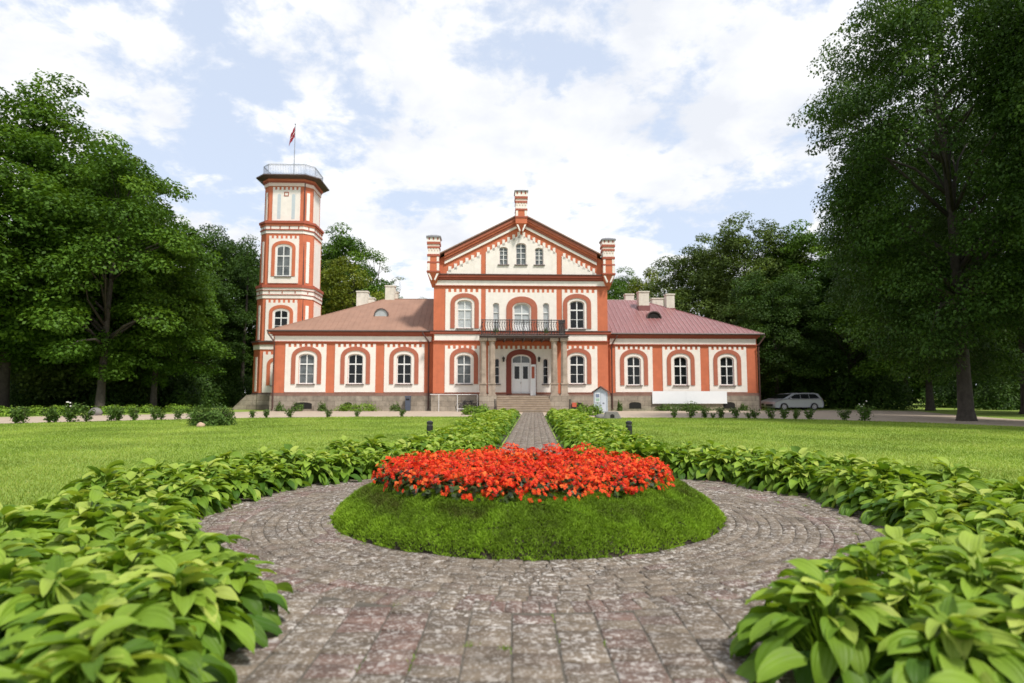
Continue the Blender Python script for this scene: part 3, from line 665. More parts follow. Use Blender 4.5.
# ------------------------------------------------------------ wings
def wing(px0, px1, side, yE, yF0, yF1, ytop, bays, wins, roofm, ridge_px, hip_px, yR, glassl):
    d = 1.0
    uo, ui = BU(px0, d, 370), BU(px1, d, 370)      # outer and inner ends
    u0, u1 = min(uo, ui), max(uo, ui); pm = (px0+px1)/2
    Z = lambda py, dd=d: BZ(py, dd, pm)
    zE = Z(yE, .68)
    ops = []
    for (a, b) in wins:
        ua, ub = BU(a, d, 370), BU(b, d, 370); zt, za = Z(ytop+9.3), Z(385.3 if side > 0 else 384); ops.append((ua, ub, za, zt-.34, zt))
    mb = MB(); zp = Z(392.9); facade(mb, m_or, u0, u1, zp, zE, ops, d, .3)
    for u in (u0, u1): mb.add([(u, d, 0), (u, 14, 0), (u, 14, zE), (u, d, zE)], [(0, 1, 2, 3)], m_or)
    mb.box(m_or, u0+.01, u1-.01, d+.34, d+.36, zp, zE-.01)
    mb.add([(u0, 14, 0), (u1, 14, 0), (u1, 14, zE), (u0, 14, zE)], [(0, 1, 2, 3)], m_or)
    mb.build('wing_wall', house)
    mb = MB(); mb.box(m_stone, u0-.12, u1+.12, d-.16, 14, -.3, zp-.24); mb.box(m_base, u0-.06, u1+.06, d-.10, d+.05, zp-.238, zp-.015)
    mb.build('plinth', house)
    mb = MB(); mb.box(m_ord, u0-.2, u1+.2, d-.26, d, Z(yF0-1.6), zE-.05); mb.box(m_ord, u0-.05, u1+.05, d-.15, d, Z(yF0-.1), Z(yF0-1.65))
    mb.box(m_wh, u0+.12, u1-.12, d-.09, d, Z(yF1), Z(yF0)); mb.box(m_ord, u0-.02, u1+.02, d-.13, d, Z(yF1+1), Z(yF1+.03))
    mb.build('cornice', house)
    for (a, b), o in zip(bays, ops):
        bay(house, BU(a, d, 370), BU(b, d, 370), 0, 0, [o], d, 8, [(o, .26, .35)], T=lambda x, y, z: (x, y, z), zz=(Z(392.2), Z(ytop+2.6)))
    for o, gl in zip(ops, glassl): window(house, *o, d, gl)
    # hipped roof
    dF, dR, dBk = .66, 7.5, 14.5
    eo = BU(hip_px, dF, yE); ei = ui - side*.0
    ro = BU(ridge_px, dR, 300); zR = BZ(yR, dR, ridge_px); ri = ui
    eoB = eo
    mb = MB(); th = .10
    P = {'a': (ei, dF, zE), 'b': (eo, dF, zE), 'c': (eo, dBk, zE), 'd': (ei, dBk, zE), 'r': (ri, dR, zR), 's': (ro, dR, zR)}
    lo = lambda p: (p[0], p[1], p[2]-th)
    for f in (('a', 'b', 's', 'r'), ('b', 'c', 's'), ('c', 'd', 'r', 's')):
        k = [P[x] for x in f]; mb.add(k, [tuple(range(len(k)))], roofm); mb.add([lo(p) for p in k], [tuple(range(len(k)))], m_ledge)
    for p, q in (('a', 'b'), ('b', 'c'), ('c', 'd')):
        mb.add([P[p], P[q], lo(P[q]), lo(P[p])], [(0, 1, 2, 3)], m_ledge)
    # standing seams
    slope = (zR-zE)/(dR-dF); n = 34 if side > 0 else 30
    for i in range(1, n):
        u = ei+(eo-ei)*i/n
        f = 1.0 if (u-ro)*side <= 0 else (eo-u)/(eo-ro)
        dd = dF+(dR-dF)*f; zz = zE+(zR-zE)*f; hgt = .045 if side > 0 else .018; hw = .018 if side > 0 else .012
        mb.add([(u-hw, dF, zE), (u+hw, dF, zE), (u+hw, dd, zz), (u-hw, dd, zz), (u-hw, dF-.01, zE+hgt), (u+hw, dF-.01, zE+hgt), (u+hw, dd, zz+hgt), (u-hw, dd, zz+hgt)],
               [(4, 5, 6, 7), (0, 1, 5, 4), (1, 2, 6, 5), (3, 0, 4, 7)], m_seam if side > 0 else roofm)
    mb.tube(roofm, [P['b'], P['s'], P['r']], .05, 6)
    rf = mb.build('roof', house)
    gt = MB(); gt.tube(m_ledge, [(ei, dF-.06, zE-.03), (eo, dF-.06, zE-.03)], .075, 8); gt.build('gutter', house)
    rz = lambda dd: zE+(dd-dF)*slope
    return dict(d=d, zE=zE, rz=rz, rf=rf, slope=slope, dF=dF, ui=ui, uo=uo, eo=eo, Z=Z)
LW = wing(272.6, 432.6, -1, 330.6, 336.2, 341.4, 344.6, [(285, 326), (334.8, 375.5), (384.2, 424.2)], [(298.6, 314.2), (347.8, 363), (396.6, 411.4)], m_roofL, 386, 267.2, 299, (m_glassg, m_glass, m_glass))
RW = wing(757.6, 608.7, 1, 333.6, 338.8, 344.3, 347.2, [(615.4, 652.6), (662.6, 700.4), (709.2, 746.6)], [(627, 640.8), (673.8, 687.6), (720.2, 734)], m_roofR, 640, 764, 300.4, (m_glass, m_glass, m_glass))
def chim(a, b, yt, yb, d, wng, base=False, depth=.8):
    ua, ub = BU(a, d, yt), BU(b, d, yt); z1 = BZ(yt, d, a); z0 = wng['rz'](min(d, 15-d) )-.6; z0 = min(z0, BZ(yb, d, a)-.3)
    mb = MB(); mb.box(m_chim, ua, ub, d, d+depth, z0, z1-.12); mb.box(m_chim, ua-.05, ub+.05, d-.05, d+depth+.05, z1-.12, z1)
    if base: mb.box(m_roofR, ua-.06, ub+.06, d-.06, d+depth, z0, BZ(yb, d, a))
    mb.build('chimney', house)
chim(356.6, 367.6, 290.8, 306, 8.6, LW); chim(368.2, 374.2, 297.4, 304, 9.2, LW); chim(385.3, 394.6, 285.2, 300, 7.3, LW); chim(394.8, 397.4, 291.5, 300, 8.1, LW)
chim(638.7, 649, 291, 305.5, 5.2, RW, True); chim(666.4, 674.4, 293.6, 308, 5.8, RW, True); chim(625.5, 634, 293.6, 300, 9, RW); chim(652.2, 663.4, 297.8, 304, 8.6, RW)
def dormer(a, b, yt, yb, wng, gl, pm):
    # front face depth from the roof plane at its foot
    lo, hi = .5, 7
    for _ in range(30):
        m_ = (lo+hi)/2
        if wng['rz'](m_) < BZ(yb, m_, pm): lo = m_
        else: hi = m_
    d = lo; ua, ub = BU(a, d, yb), BU(b, d, yb); z0 = BZ(yb, d, pm); z1 = BZ(yt, d, pm); dl = (z1-z0)/wng['slope']+.3
    mb = MB(); A = arch(ua, ub, z0, z1, 12); A2 = arch(ua+.09, ub-.09, z0, z1-.1, 12)
    mb.band(m_ledge, A2, A, d-.06, d+.0); 
    for p, q in zip(A, A[1:]): mb.add([(p[0], d-.06, p[1]), (q[0], d-.06, q[1]), (q[0], d+dl, q[1]), (p[0], d+dl, p[1])], [(0, 1, 2, 3)], m_roofR if gl is m_dark else m_ledge)
    dm_ = mb.build('dormer', house)
    g = MB(); g.prism(gl, A2, d+.02, d+.04); g.build('pane', dm_)
dormer(373.8, 388.3, 308.2, 316.3, LW, m_glassb, 381); dormer(646.6, 661.6, 311, 318.5, RW, m_dark, 654)
# basement openings
for px0, px1, Wn in ((294, 312, LW), (629, 641.2, RW), (723, 735, RW), (344, 352, LW)):
    d = Wn['d']-.16; u0, u1 = BU(px0, d, 405), BU(px1, d, 405); mb = MB()
    mb.prism(m_dark, [(u0, .18), (u1, .18)]+arch(u0, u1, .55, .74)[::-1], d-.012, d+.02)
    uband(mb, m_stone, u0, u1, .2, .55, .74, .09, d-.03, d); mb.build('basement_window', house)
# downpipes
def pipe(pts, r=.06): mb = MB(); mb.tube(m_pipe, pts, r, 8); mb.build('downpipe', house)
for px, Wn, k in ((273.8, LW, 1), (428.6, LW, 1), (611.8, RW, 1), (759, RW, -1)):
    d = Wn['d']; u = BU(px, d-.15, 370); zE = Wn['zE']; off = -.5*k if px < 500 or px > 700 else .45
    if px == 428.6: off = -.5
    pipe([(u+off, d-.42, zE-.05), (u+off, d-.42, zE-.25), (u, d-.28, zE-.95), (u, d-.2, zE-1.2), (u, d-.2, .25), (u, d-.4, .15)])

# ------------------------------------------------------------ tower
dT = 6.7
tc_u = BU(286.6, dT, 200)
def octa(F, c, S, g=0.0, inset=0.0):
    """front width F, chamfer c, side S; grown outwards by g"""
    h = F/2; cy = dT+c+S/2; k = g*math.tan(math.pi/8)
    H = h+c+g; V = S/2+c+g
    return [(tc_u-h-k, cy-V), (tc_u+h+k, cy-V), (tc_u+H, cy-S/2-k), (tc_u+H, cy+S/2+k), (tc_u+h+k, cy+V), (tc_u-h-k, cy+V), (tc_u-H, cy+S/2+k), (tc_u-H, cy-S/2-k)]
TZ = lambda py: BZ(py, dT, 288)
F0, C0, S0 = 3.30, .64, 2.7
secs = [(TZ(222.5), TZ(183), .0), (TZ(287), TZ(222.5), .20), (TZ(343.5), TZ(287), .34), (0, TZ(343.5), .46)]
mb = MB()
for z0, z1, g_ in secs: mb.ringprism(m_or, octa(F0, C0, S0, g_), z0, z1)
mb.build('tower_wall', house)
def ring(m_, y1, y0, g_):
    mb = MB(); mb.ringprism(m_, octa(F0, C0, S0, g_), TZ(y1), TZ(y0)); mb.build('tower_band', house)
ring(m_ord, 224.2, 222, .42); ring(m_or, 226.6, 224.25, .32); ring(m_wh, 229.8, 226.65, .26); ring(m_ord, 231, 229.85, .32); ring(m_wh, 234, 231.05, .25)
ring(m_ord, 288.4, 285.6, .52); ring(m_wh, 290.6, 288.45, .44); ring(m_ord, 291.2, 290.65, .47); ring(m_wh, 295, 291.25, .40); ring(m_ord, 295.8, 295.05, .44); ring(m_wh, 299, 295.85, .39)
ring(m_ledge, 342.6, 341.6, .74); ring(m_ord, 345, 342.65, .62); ring(m_wh, 349.8, 345.05, .52)
ring(m_or, 181.6, 179.6, .22); ring(m_ord, 183, 181.65, .15); ring(m_pink, 186.4, 183.05, .08)
ring(m_ledge, 394.6, 393, .56)
mb = MB(); zEv = TZ(177.8); mb.ringprism(m_ledge, octa(F0, C0, S0, .24), TZ(179.6), zEv, octa(F0, C0, S0, .80)); mb.ringprism(m_ledge, octa(F0, C0, S0, .80), zEv, zEv+.10, octa(F0, C0, S0, .80)); mb.ringprism(m_cap, octa(F0, C0, S0, .75), zEv+.10, zEv+.3, octa(F0, C0, S0, .1))
mb.build('tower_roof', house)
# face frames for panels
def face_T(i, g_):
    p = octa(F0, C0, S0, g_); a = Vector(p[i]); b = Vector(p[(i+1) % 8]); r = (b-a).normalized(); nrm = Vector((r.y, -r.x)); mid = (a+b)/2
    return (lambda x, y, z: (mid.x+r.x*x-nrm.x*y, mid.y+r.y*x-nrm.y*y, z)), (b-a).length
def tower_face(i, g_, ztop_, zbot, style, side_w=None):
    T, ln = face_T(i, g_)
    if style == 'strip':
        mb = MB(T); w2 = .16; mb.box(m_wh, -w2, w2, -.04, .01, zbot+.1, ztop_-.45); mb.build('wall_panel', house); return
    hw = ln/2-.34
    if style == 'plain':
        mb = MB(T); panel(mb, m_wh, -hw, hw, zbot, ztop_-.24, [], 0, teeth=6); mb.build('wall_panel', house)
    if style == 'top':
        mb = MB(T); panel(mb, m_wh, -hw, hw, zbot, ztop_-.24, [], 0, teeth=7)
        mb.build('wall_panel', house)
        for x in (-.68, .68):
            mb = MB(T); mb.prism(m_blind, [(x-.16, zbot+.15), (x+.16, zbot+.15)]+arch(x-.16, x+.16, ztop_-.8, ztop_-.65)[::-1], -.052, -.03); mb.build('blind_window', house)
        mb = MB(T); 
        for (a_, b_, c_, e_) in ((-.22, .22, -.52, -.45), (-.22, .22, -.87, -.80), (-.22, -.15, -.8, -.52), (.15, .22, -.8, -.52)): mb.box(m_ord, a_, b_, -.075, -.04, ztop_+c_, ztop_+e_)
        mb.build('square_ornament', house)
    if style == 'win':
        o = (-.66, .66, zbot+.66, ztop_-1.22, ztop_-.92)
        # window stands in the panel's own opening: a shallow box is cut by the panel sheet set proud
        mb = MB(T); panel(mb, m_wh, -hw, hw, zbot, ztop_-.24, [o], -.10, th=.045, teeth=7)
        for s in (-1, 1): mb.add([(s*hw, -.10, zbot), (s*hw, 0.01, zbot), (s*hw, .01, ztop_-.24), (s*hw, -.10, ztop_-.24)], [(0, 1, 2, 3)], m_wh)
        mb.add([(-hw, -.10, ztop_-.24), (hw, -.10, ztop_-.24), (hw, 0.01, ztop_-.24), (-hw, 0.01, ztop_-.24)], [(0, 1, 2, 3)], m_wh)
        mb.build('wall_panel', house)
        mb = MB(T); uband(mb, m_or, o[0]-.14, o[1]+.14, o[2], o[3], o[4]+.15, .32, -.19, -.146); mb.build('arch_moulding', house)
        T2 = lambda x, y, z: T(x, y*.45-.145-.02, z)
        window(house, *o, .0, m_glass if zbot < TZ(290) else m_glassg, T=T2)
zs_ = [(TZ(190)+.24, TZ(220.7), .0, 'top'), (TZ(239.5)+.24, TZ(283.8), .20, 'win'), (TZ(303.5)+.24, TZ(341), .34, 'win'), (TZ(355)+.24, TZ(392.6), .46, 'win')]
for (zt, zb, g_, st) in zs_:
    tower_face(0, g_, zt, zb, st); tower_face(1, g_, zt, zb, 'strip'); tower_face(7, g_, zt, zb, 'strip'); tower_face(2, g_, zt, zb, 'plain')
# ticks of the white bands
mb = MB()
for i in (0, 1, 2, 7):
    for g_, y0_, y1_, n_ in ((.26, 229.6, 226.8, 4), (.40, 294.2, 292, 3)):
        T, ln = face_T(i, g_); mb.T = T; n_ = n_ if i in (0, 2) else 1
        for k in range(n_):
            x = -ln/2+ln*(k+.5)/n_; mb.box(m_ord, x-.05, x+.05, -.015, .01, TZ(y0_), TZ(y1_))
mb.T = lambda x, y, z: (x, y, z); mb.build('tower_tick_marks', house)
# railing of the tower platform
rp = octa(F0, C0, S0, .18); zr0 = zEv+.28; zr1 = zr0+1.0; rl = MB()
for z, r in ((zr1, .03), (zr0+.12, .018), (zr1-.12, .014)):
    rl.tube(m_rail, [(x, y, z) for x, y in rp]+[(rp[0][0], rp[0][1], z)], r, 6)
for i in range(8):
    a_, b_ = Vector(rp[i]), Vector(rp[(i+1) % 8]); n_ = max(2, int((b_-a_).length/.15))
    rl.tube(m_rail, [(a_.x, a_.y, zr0-.05), (a_.x, a_.y, zr1)], .03, 6)
    for k in range(1, n_): p = a_.lerp(b_, k/n_); rl.tube(m_rail, [(p.x, p.y, zr0+.1), (p.x, p.y, zr1)], .012, 4)
rl.build('tower_railing', house)
T, ln = face_T(1, .5); mb = MB(T); mb.tube(m_pipe, [(-.42, -.05, .3), (-.42, -.05, TZ(343)), (-.42, .12, TZ(342)), (-.42, .22, TZ(290)), (-.42, .40, TZ(224)), (-.42, .42, TZ(182)), (-.3, .3, TZ(179))], .055, 6); mb.build('downpipe', house)
# plinth of the tower with its sloping garden wall
mb = MB(); pz = TZ(394.4); mb.ringprism(m_stone, octa(F0, C0, S0, .62), -.3, pz)
zt = pz-.05; yw = dT-.5
u2, u1_, u0_ = BU(256, yw, 400), BU(246.3, yw, 400), BU(231, yw, 408)
mb.prism(m_stone, [(u0_-.1, -.1), (BU(273, yw, 400), -.1), (BU(273, yw, 400), zt), (u1_, zt)], yw, yw+1.2); mb.build('plinth', house)

# flagpole and flag
def Bw(u, d, z): return BO + RB @ Vector((u, d, z))
fu, fz = B(295.4, 124.5, dT+2.2)
fp = MB(); base = Bw(fu, dT+2.2, zEv+.25); topz = fz
fp.tube(m_rail, [(0, 0, 0), (0, 0, topz-base.z)], [.055, .03], 8); fp.sphere(m_rail, (0, 0, topz-base.z+.04), .07)
o = fp.build('flagpole'); o.location = base; tag(o, 'thin metal flagpole standing on the tower platform', 'flagpole')
m_flag = mat('carmine_cloth', (0.30, 0.012, 0.03), 0.8, 0.1, 5); m_flagw = mat('white_cloth', (0.75, 0.74, 0.73), 0.8)
fv = MB(); fl_h = 2.15; nx, nz_ = 10, 14
def fpnt(i, j):
    a_, b_ = i/nx, j/nz_; x = -.03-a_*.42-.16*a_*b_; y = .06*math.sin(a_*13+b_*2)*min(1, a_*3); z = -b_*1.15-a_*.95
    return (x, y, z)
for i in range(nx):
    for j in range(nz_):
        mm = m_flagw if j == 7 else m_flag
        fv.add([fpnt(i, j), fpnt(i+1, j), fpnt(i+1, j+1), fpnt(i, j+1)], [(0, 1, 2, 3)], mm)
o = fv.build('flag', smooth=True); o.location = (base.x, base.y, topz-.15)
sm = o.modifiers.new('thick', 'SOLIDIFY'); sm.thickness = .012
tag(o, 'limp dark red flag with narrow white stripe hanging from the tower pole', 'flag')
# ================================================================= FOLIAGE
def leaf_cards(P, Nrm, size, aspect=.62, seed=0, bend=.0):
    """diamond leaves (one quad each) at P with normals Nrm"""
    r = np.random.default_rng(seed); n = len(P)
    Nrm = Nrm/np.linalg.norm(Nrm, axis=1, keepdims=True)
    a = r.normal(size=(n, 3)); a -= (a*Nrm).sum(1, keepdims=True)*Nrm; a /= np.linalg.norm(a, axis=1, keepdims=True)
    b = np.cross(Nrm, a); s = size[:, None]
    V = np.stack([P-a*s*.5, P+b*s*.5*aspect-a*s*.05, P+a*s*.5, P-b*s*.5*aspect-a*s*.05], 1).reshape(-1, 3)
    return V
def crown_points(H, R, zb, npuff, per, seed, shape='round', puff_r=(1.0, 1.9)):
    r = np.random.default_rng(seed)
    P = []; Nn = []; tone = []; cents = []
    hc = (H-zb)/2; cz = zb+hc
    lob = r.uniform(0, 6.28, 6)
    while len(cents) < npuff:
        d = r.normal(size=3); d /= np.linalg.norm(d); rad = r.uniform(0.35, 1)**0.45
        az = math.atan2(d[1], d[0])
        k = 1+.16*math.sin(2*az+lob[0])+.12*math.sin(3*az+lob[1]+3*d[2])+.12*math.sin(5*d[2]+lob[2]+2*az)
        k *= 1+.20*mnoise.noise(Vector(d)*2.3+Vector((seed*3.1, 0, 0)))+.14*mnoise.noise(Vector(d)*5.0+Vector((0, seed*1.7, 0)))
        p = d*rad*k; x, y, z = p[0]*R, p[1]*R, cz+p[2]*hc*(1+.06*math.sin(3*az+lob[3]))
        if shape == 'round':       # broader low down
            t = (z-zb)/(H-zb); f = 1.08-.35*max(0, t-.35)
            x *= f; y *= f
        elif shape == 'cone':
            t = min(1, max(0, (z-zb)/(H-zb))); f = 1.45*(1-t)**.8+.06
            q = math.hypot(p[0], p[1]); x *= f; y *= f
        if z < zb-.3: continue
        cents.append((x, y, z))
    cents = np.array(cents)
    dd_ = np.linalg.norm(cents[:, None]-cents[None], axis=2); dd_.sort(axis=1)
    cents = cents[dd_[:, 5] < puff_r[1]*1.3]          # no clump floats free of its neighbours
    for i, c in enumerate(cents):
        pr = r.uniform(*puff_r)*(1-.35*max(0, (c[2]-cz)/hc)*.8)
        n = int(per*(pr/1.4)**2)
        d = r.normal(size=(n, 3)); d /= np.linalg.norm(d, axis=1, keepdims=True)
        rr = r.uniform(.25, 1.0, (n, 1))**.45
        sc = np.array([pr*1.18, pr*1.18, pr*.50])
        # droop outwards
        q = d*rr*sc; out_ = c[:2]/(np.linalg.norm(c[:2])+.01); q[:, 2] -= .25*(q[:, :2]@out_)
        P.append(c+q); up = np.array([0, 0, 1.1]); nn = d*.7+up+r.normal(size=(n, 3))*.55; Nn.append(nn)
        tone.append(np.clip(r.normal(.5+r.normal()*.13, .13, n), 0, 1))
    return cents, np.concatenate(P), np.concatenate(Nn), np.concatenate(tone)
def bark():
    return mat('grey_bark', (0.062, 0.052, 0.042), 0.95, 0.5, 3.5, 0.9, 9)  # base colour darkened to carry the shade under the crowns
m_bark = bark()
m_leafs = {
 'mid': attr_mat('mid_green_leaves', [(0.026, 0.066, 0.007), (0.070, 0.148, 0.014), (0.135, 0.240, 0.026)], .55, .34, nscale=.35, nvar=.22),
 'dark': attr_mat('dark_green_leaves', [(0.017, 0.042, 0.007), (0.040, 0.088, 0.013), (0.082, 0.150, 0.022)], .55, .28, nscale=.35, nvar=.22),
 'olive': attr_mat('olive_leaves', [(0.034, 0.060, 0.012), (0.080, 0.128, 0.024), (0.140, 0.195, 0.038)], .55, .25, nscale=.35, nvar=.22),
 'yellow': attr_mat('yellow_green_leaves', [(0.06, 0.090, 0.010), (0.135, 0.180, 0.018), (0.23, 0.260, 0.030)], .55, .3, nscale=.35, nvar=.22)}
PROTO = {}
def tree_proto(key, H, R, zb, npuff, per, seed, leafm, shape='round', tr=.45, leaf=(.22, .36), puff_r=(1., 1.9)):
    cents, P, Nn, tone = crown_points(H, R, zb, npuff, per, seed, shape, puff_r)
    r = np.random.default_rng(seed+7); V = leaf_cards(P, Nn, r.uniform(*leaf, len(P)), seed=seed)
    me = np_mesh('crown', V, 4, np.arange(len(V)), [m_leafs[leafm]], np.repeat(tone, 4))
    # trunk + limbs
    mb = MB(); random.seed(seed)
    lean = Vector((random.uniform(-.5, .5), random.uniform(-.5, .5), 0)); nseg = 9; pts = []; rad = []
    for i in range(nseg+1):
        t = i/nseg; z = t*H*.86; w_ = Vector((math.sin(t*5+seed)*.25, math.cos(t*4+seed)*.25, 0))*t
        pts.append(tuple(lean*t*t*2+w_+Vector((0, 0, z-.15)))); rad.append(tr*(1-.86*t)*(1.0+(.55 if i == 0 else .0)))
    pts.insert(1, (pts[0][0], pts[0][1], .55)); rad.insert(1, tr*1.08); pts.insert(1, (pts[0][0], pts[0][1], .12)); rad.insert(1, tr*1.34)
    mb.tube(m_bark, pts, rad, 12)
    if shape != 'cone':
        idx = random.sample(range(len(cents)), min(len(cents), 46 if key != 'airy' else 120))
        for k in idx:
            c = Vector(cents[k]); zs = max(zb*.75, H*.24, min(H*.75, c.z-math.hypot(c.x, c.y)*.55)); t = (zs+.15)/(H*.86); t = max(.1, min(.95, t))
            j = t*nseg; a_ = Vector(pts[min(int(j)+1, len(pts)-1)]); s0 = Vector((a_.x, a_.y, zs)); r0 = tr*(1-.86*t)*.5
            m1 = s0.lerp(c, .45)+Vector((random.uniform(-.4, .4), random.uniform(-.4, .4), .5)); m2 = s0.lerp(c, .78)+Vector((random.uniform(-.3, .3), random.uniform(-.3, .3), .4))
            mb.tube(m_bark, [s0, m1, m2, c], [r0, r0*.6, r0*.35, .02], 5)
    t_ = mb.build('trunk', None, smooth=True); tm = t_.data; bpy.data.objects.remove(t_)
    PROTO[key] = (me, tm, H)
def tree(key, x, y, s=1.0, rz=0, label='', group=None, sz=None, name='broadleaf_tree'):
    e = empty(name, (x, y, 0), rz, label, 'tree', group); e.scale = (s, s, sz or s)
    link('crown', PROTO[key][0], e); link('trunk', PROTO[key][1], e); return e
tree_proto('big', 27, 9.5, 1.2, 480, 230, 5, 'mid', tr=.50, leaf=(.24, .40), puff_r=(1.0, 2.1))
tree_proto('oak', 28, 10.6, 2.4, 860, 290, 8, 'dark', tr=.52, leaf=(.16, .28), puff_r=(1.0, 2.0))  # darker leaf colour stands in for the shaded side facing the camera
tree_proto('round', 20, 6.6, .9, 290, 240, 15, 'mid', tr=.34, puff_r=(1.0, 1.95))
tree_proto('olive', 21, 6.8, 1.0, 340, 250, 21, 'olive', tr=.34, puff_r=(1.1, 2.1))
tree_proto('dense', 20, 7.0, .4, 320, 210, 33, 'dark', tr=.36, puff_r=(1.1, 2.0))
tree_proto('yellow', 17, 5.2, 1.5, 200, 220, 41, 'yellow', tr=.28, puff_r=(.8, 1.5))
tree_proto('airy', 22, 4.6, 5.0, 190, 190, 52, 'olive', tr=.26, puff_r=(.5, 1.0), leaf=(.18, .28))
tree_proto('spruce', 19, 3.4, 1.2, 130, 220, 61, 'dark', 'cone', tr=.24, puff_r=(.6, 1.1), leaf=(.16, .28))
def tx(px, Y): return (px-512)/F_PX*Y
# -- left group
tree('big', tx(4, 48), 48, .95, .4, 'tallest broadleaf tree of the left edge with its bare trunk leaning beside the drive', sz=1.0)
tree('big', tx(-75, 43), 43, .95, 2.1, 'broadleaf tree cut off by the left edge of the picture', sz=.86)
tree('round', tx(102, 47), 47, .92, 1.0, 'mid green broadleaf tree second from the left with rounded crown over the drive', sz=1.07)
tree('round', tx(155, 53), 53, .80, 3.0, 'lower mid green tree sloping down toward the tower from the left group', sz=.88)
tree('olive', tx(92, 56), 56, 1.1, 4.0, 'broadleaf tree hidden half behind the left group crowns', sz=1.1)
gw = 'dark woodland trees behind the lawn'; lw = 'dark green tree standing in the shaded woodland behind the lawn'
for px, Y, s, rz in ((-120, 62, 1.1, 1), (-40, 66, 1.1, 2), (40, 68, 1., 3), (100, 66, .95, 4), (150, 67, .75, 5), (188, 70, .78, .5), (20, 84, 1.1, 1.5), (120, 86, .9, 2.5)):
    tree('dense', tx(px, Y), Y, s, rz, lw, gw)
tree('spruce', tx(243, 74), 74, 1.06, .5, 'dark tree with narrow pointed crown rising just left of the tower', name='conifer_tree', sz=1.2)
tree('dense', tx(220, 78), 78, .88, 2.0, 'dark rounded tree filling the gap between left group and tower', sz=1.12)
tree('dense', tx(262, 82), 82, .92, 1.0, 'dark tree directly behind the tower', sz=1.08)
# -- behind the left wing
tree('round', tx(338, 76), 76, .9, .8, 'broadleaf tree rising immediately right of the tower', sz=1.14)
tree('yellow', tx(350, 70), 70, .95, 2.2, 'yellowish green tree behind the left wing roof', sz=1.1)
tree('airy', tx(370, 80), 80, .93, 1.2, 'loose airy tree with open crown above the left wing roof', sz=1.02)
tree('airy', tx(396, 84), 84, .85, 2.9, 'small airy tree standing over the left wing chimney', sz=.86)
tree('yellow', tx(408, 90), 90, .75, .3, 'low yellow green tree at the end of the left wing ridge', sz=.98)
tree('spruce', tx(420, 98), 98, .8, .3, 'tiny pointed spruce beside the left corner turret', name='conifer_tree', sz=.98)
tree('dense', tx(320, 90), 90, .9, .3, 'dark tree deep behind the left wing')
# -- behind the right wing
tree('round', tx(624, 100), 100, .7, 1.7, 'small pale tree beside the right corner turret', sz=1.12)
tree('yellow', tx(660, 92), 92, .95, .7, 'light green tree behind the right wing chimneys', sz=1.34)
tree('olive', tx(700, 80), 80, .98, 2.7, 'olive green tree behind the right wing roof', sz=1.01)
tree('olive', tx(752, 73), 73, .95, 1.1, 'tall olive tree beyond the outer corner of the right wing', sz=1.05)
tree('round', tx(805, 70), 70, .95, .1, 'mid green tree standing behind the parked cars', sz=1.07)
tree('dense', tx(776, 62), 62, .62, .1, 'low dark tree whose branches hang over the parked cars', sz=.7)
for px, Y, s, rz in ((735, 88, .9, 1), (850, 64, .85, 2), (905, 82, .9, 3), (985, 74, .9, 1.2), (1060, 66, 1.0, 2), (1130, 58, 1.05, 3), (830, 88, .9, 4), (1090, 90, 1.1, .4), (660, 104, .6, .6), (930, 108, 1., 1.), (1010, 100, 1., 2.), (880, 112, 1., 3.), (965, 122, 1.1, 3.), (1050, 112, 1.1, 3.)):
    tree('dense', tx(px, Y), Y, s, rz, lw, gw)
# -- right foreground
tree('oak', 23.7, 32.3, .66, .9, 'huge dark tree at the right whose thick trunk stands alone beside the drive', sz=.95)
tree('oak', 36.8, 44, .85, 3.6, 'large tree behind the huge one with trunk cut by the right edge', sz=.9)
tree('round', tx(928, 54), 54, .9, 2.2, 'slender tree in the shade left of the thick trunk', sz=.95)
tree('oak', 26.6, 24.5, .62, 5.1, 'dark tree whose branches enter the upper right corner of the picture', sz=.9)

# -- far woodland belt closing the horizon
nb_ = 90000; ang = rng.uniform(-1.32, 1.32, nb_); rad2 = rng.uniform(118, 132, nb_)
hgt_ = 12+3.0*np.sin(ang*23)+2.0*np.sin(ang*41+1)+1.6*np.sin(ang*97+2)
zz_ = hgt_*rng.random(nb_)**.8
P = np.stack([rad2*np.sin(ang), rad2*np.cos(ang), zz_], 1); Nn_ = rng.normal(size=P.shape)*.7+np.array([0, -.6, .8])
V = leaf_cards(P, Nn_, rng.uniform(.9, 1.5, nb_), .7, 3)
o = link('distant_wood', np_mesh('distant_wood', V, 4, np.arange(len(V)), [m_leafs['dark']], np.repeat(np.clip(rng.normal(.5, .2, nb_), 0, 1), 4)))
tag(o, 'far-off dark woodland closing the view behind the park trees', 'woodland', kind='stuff')

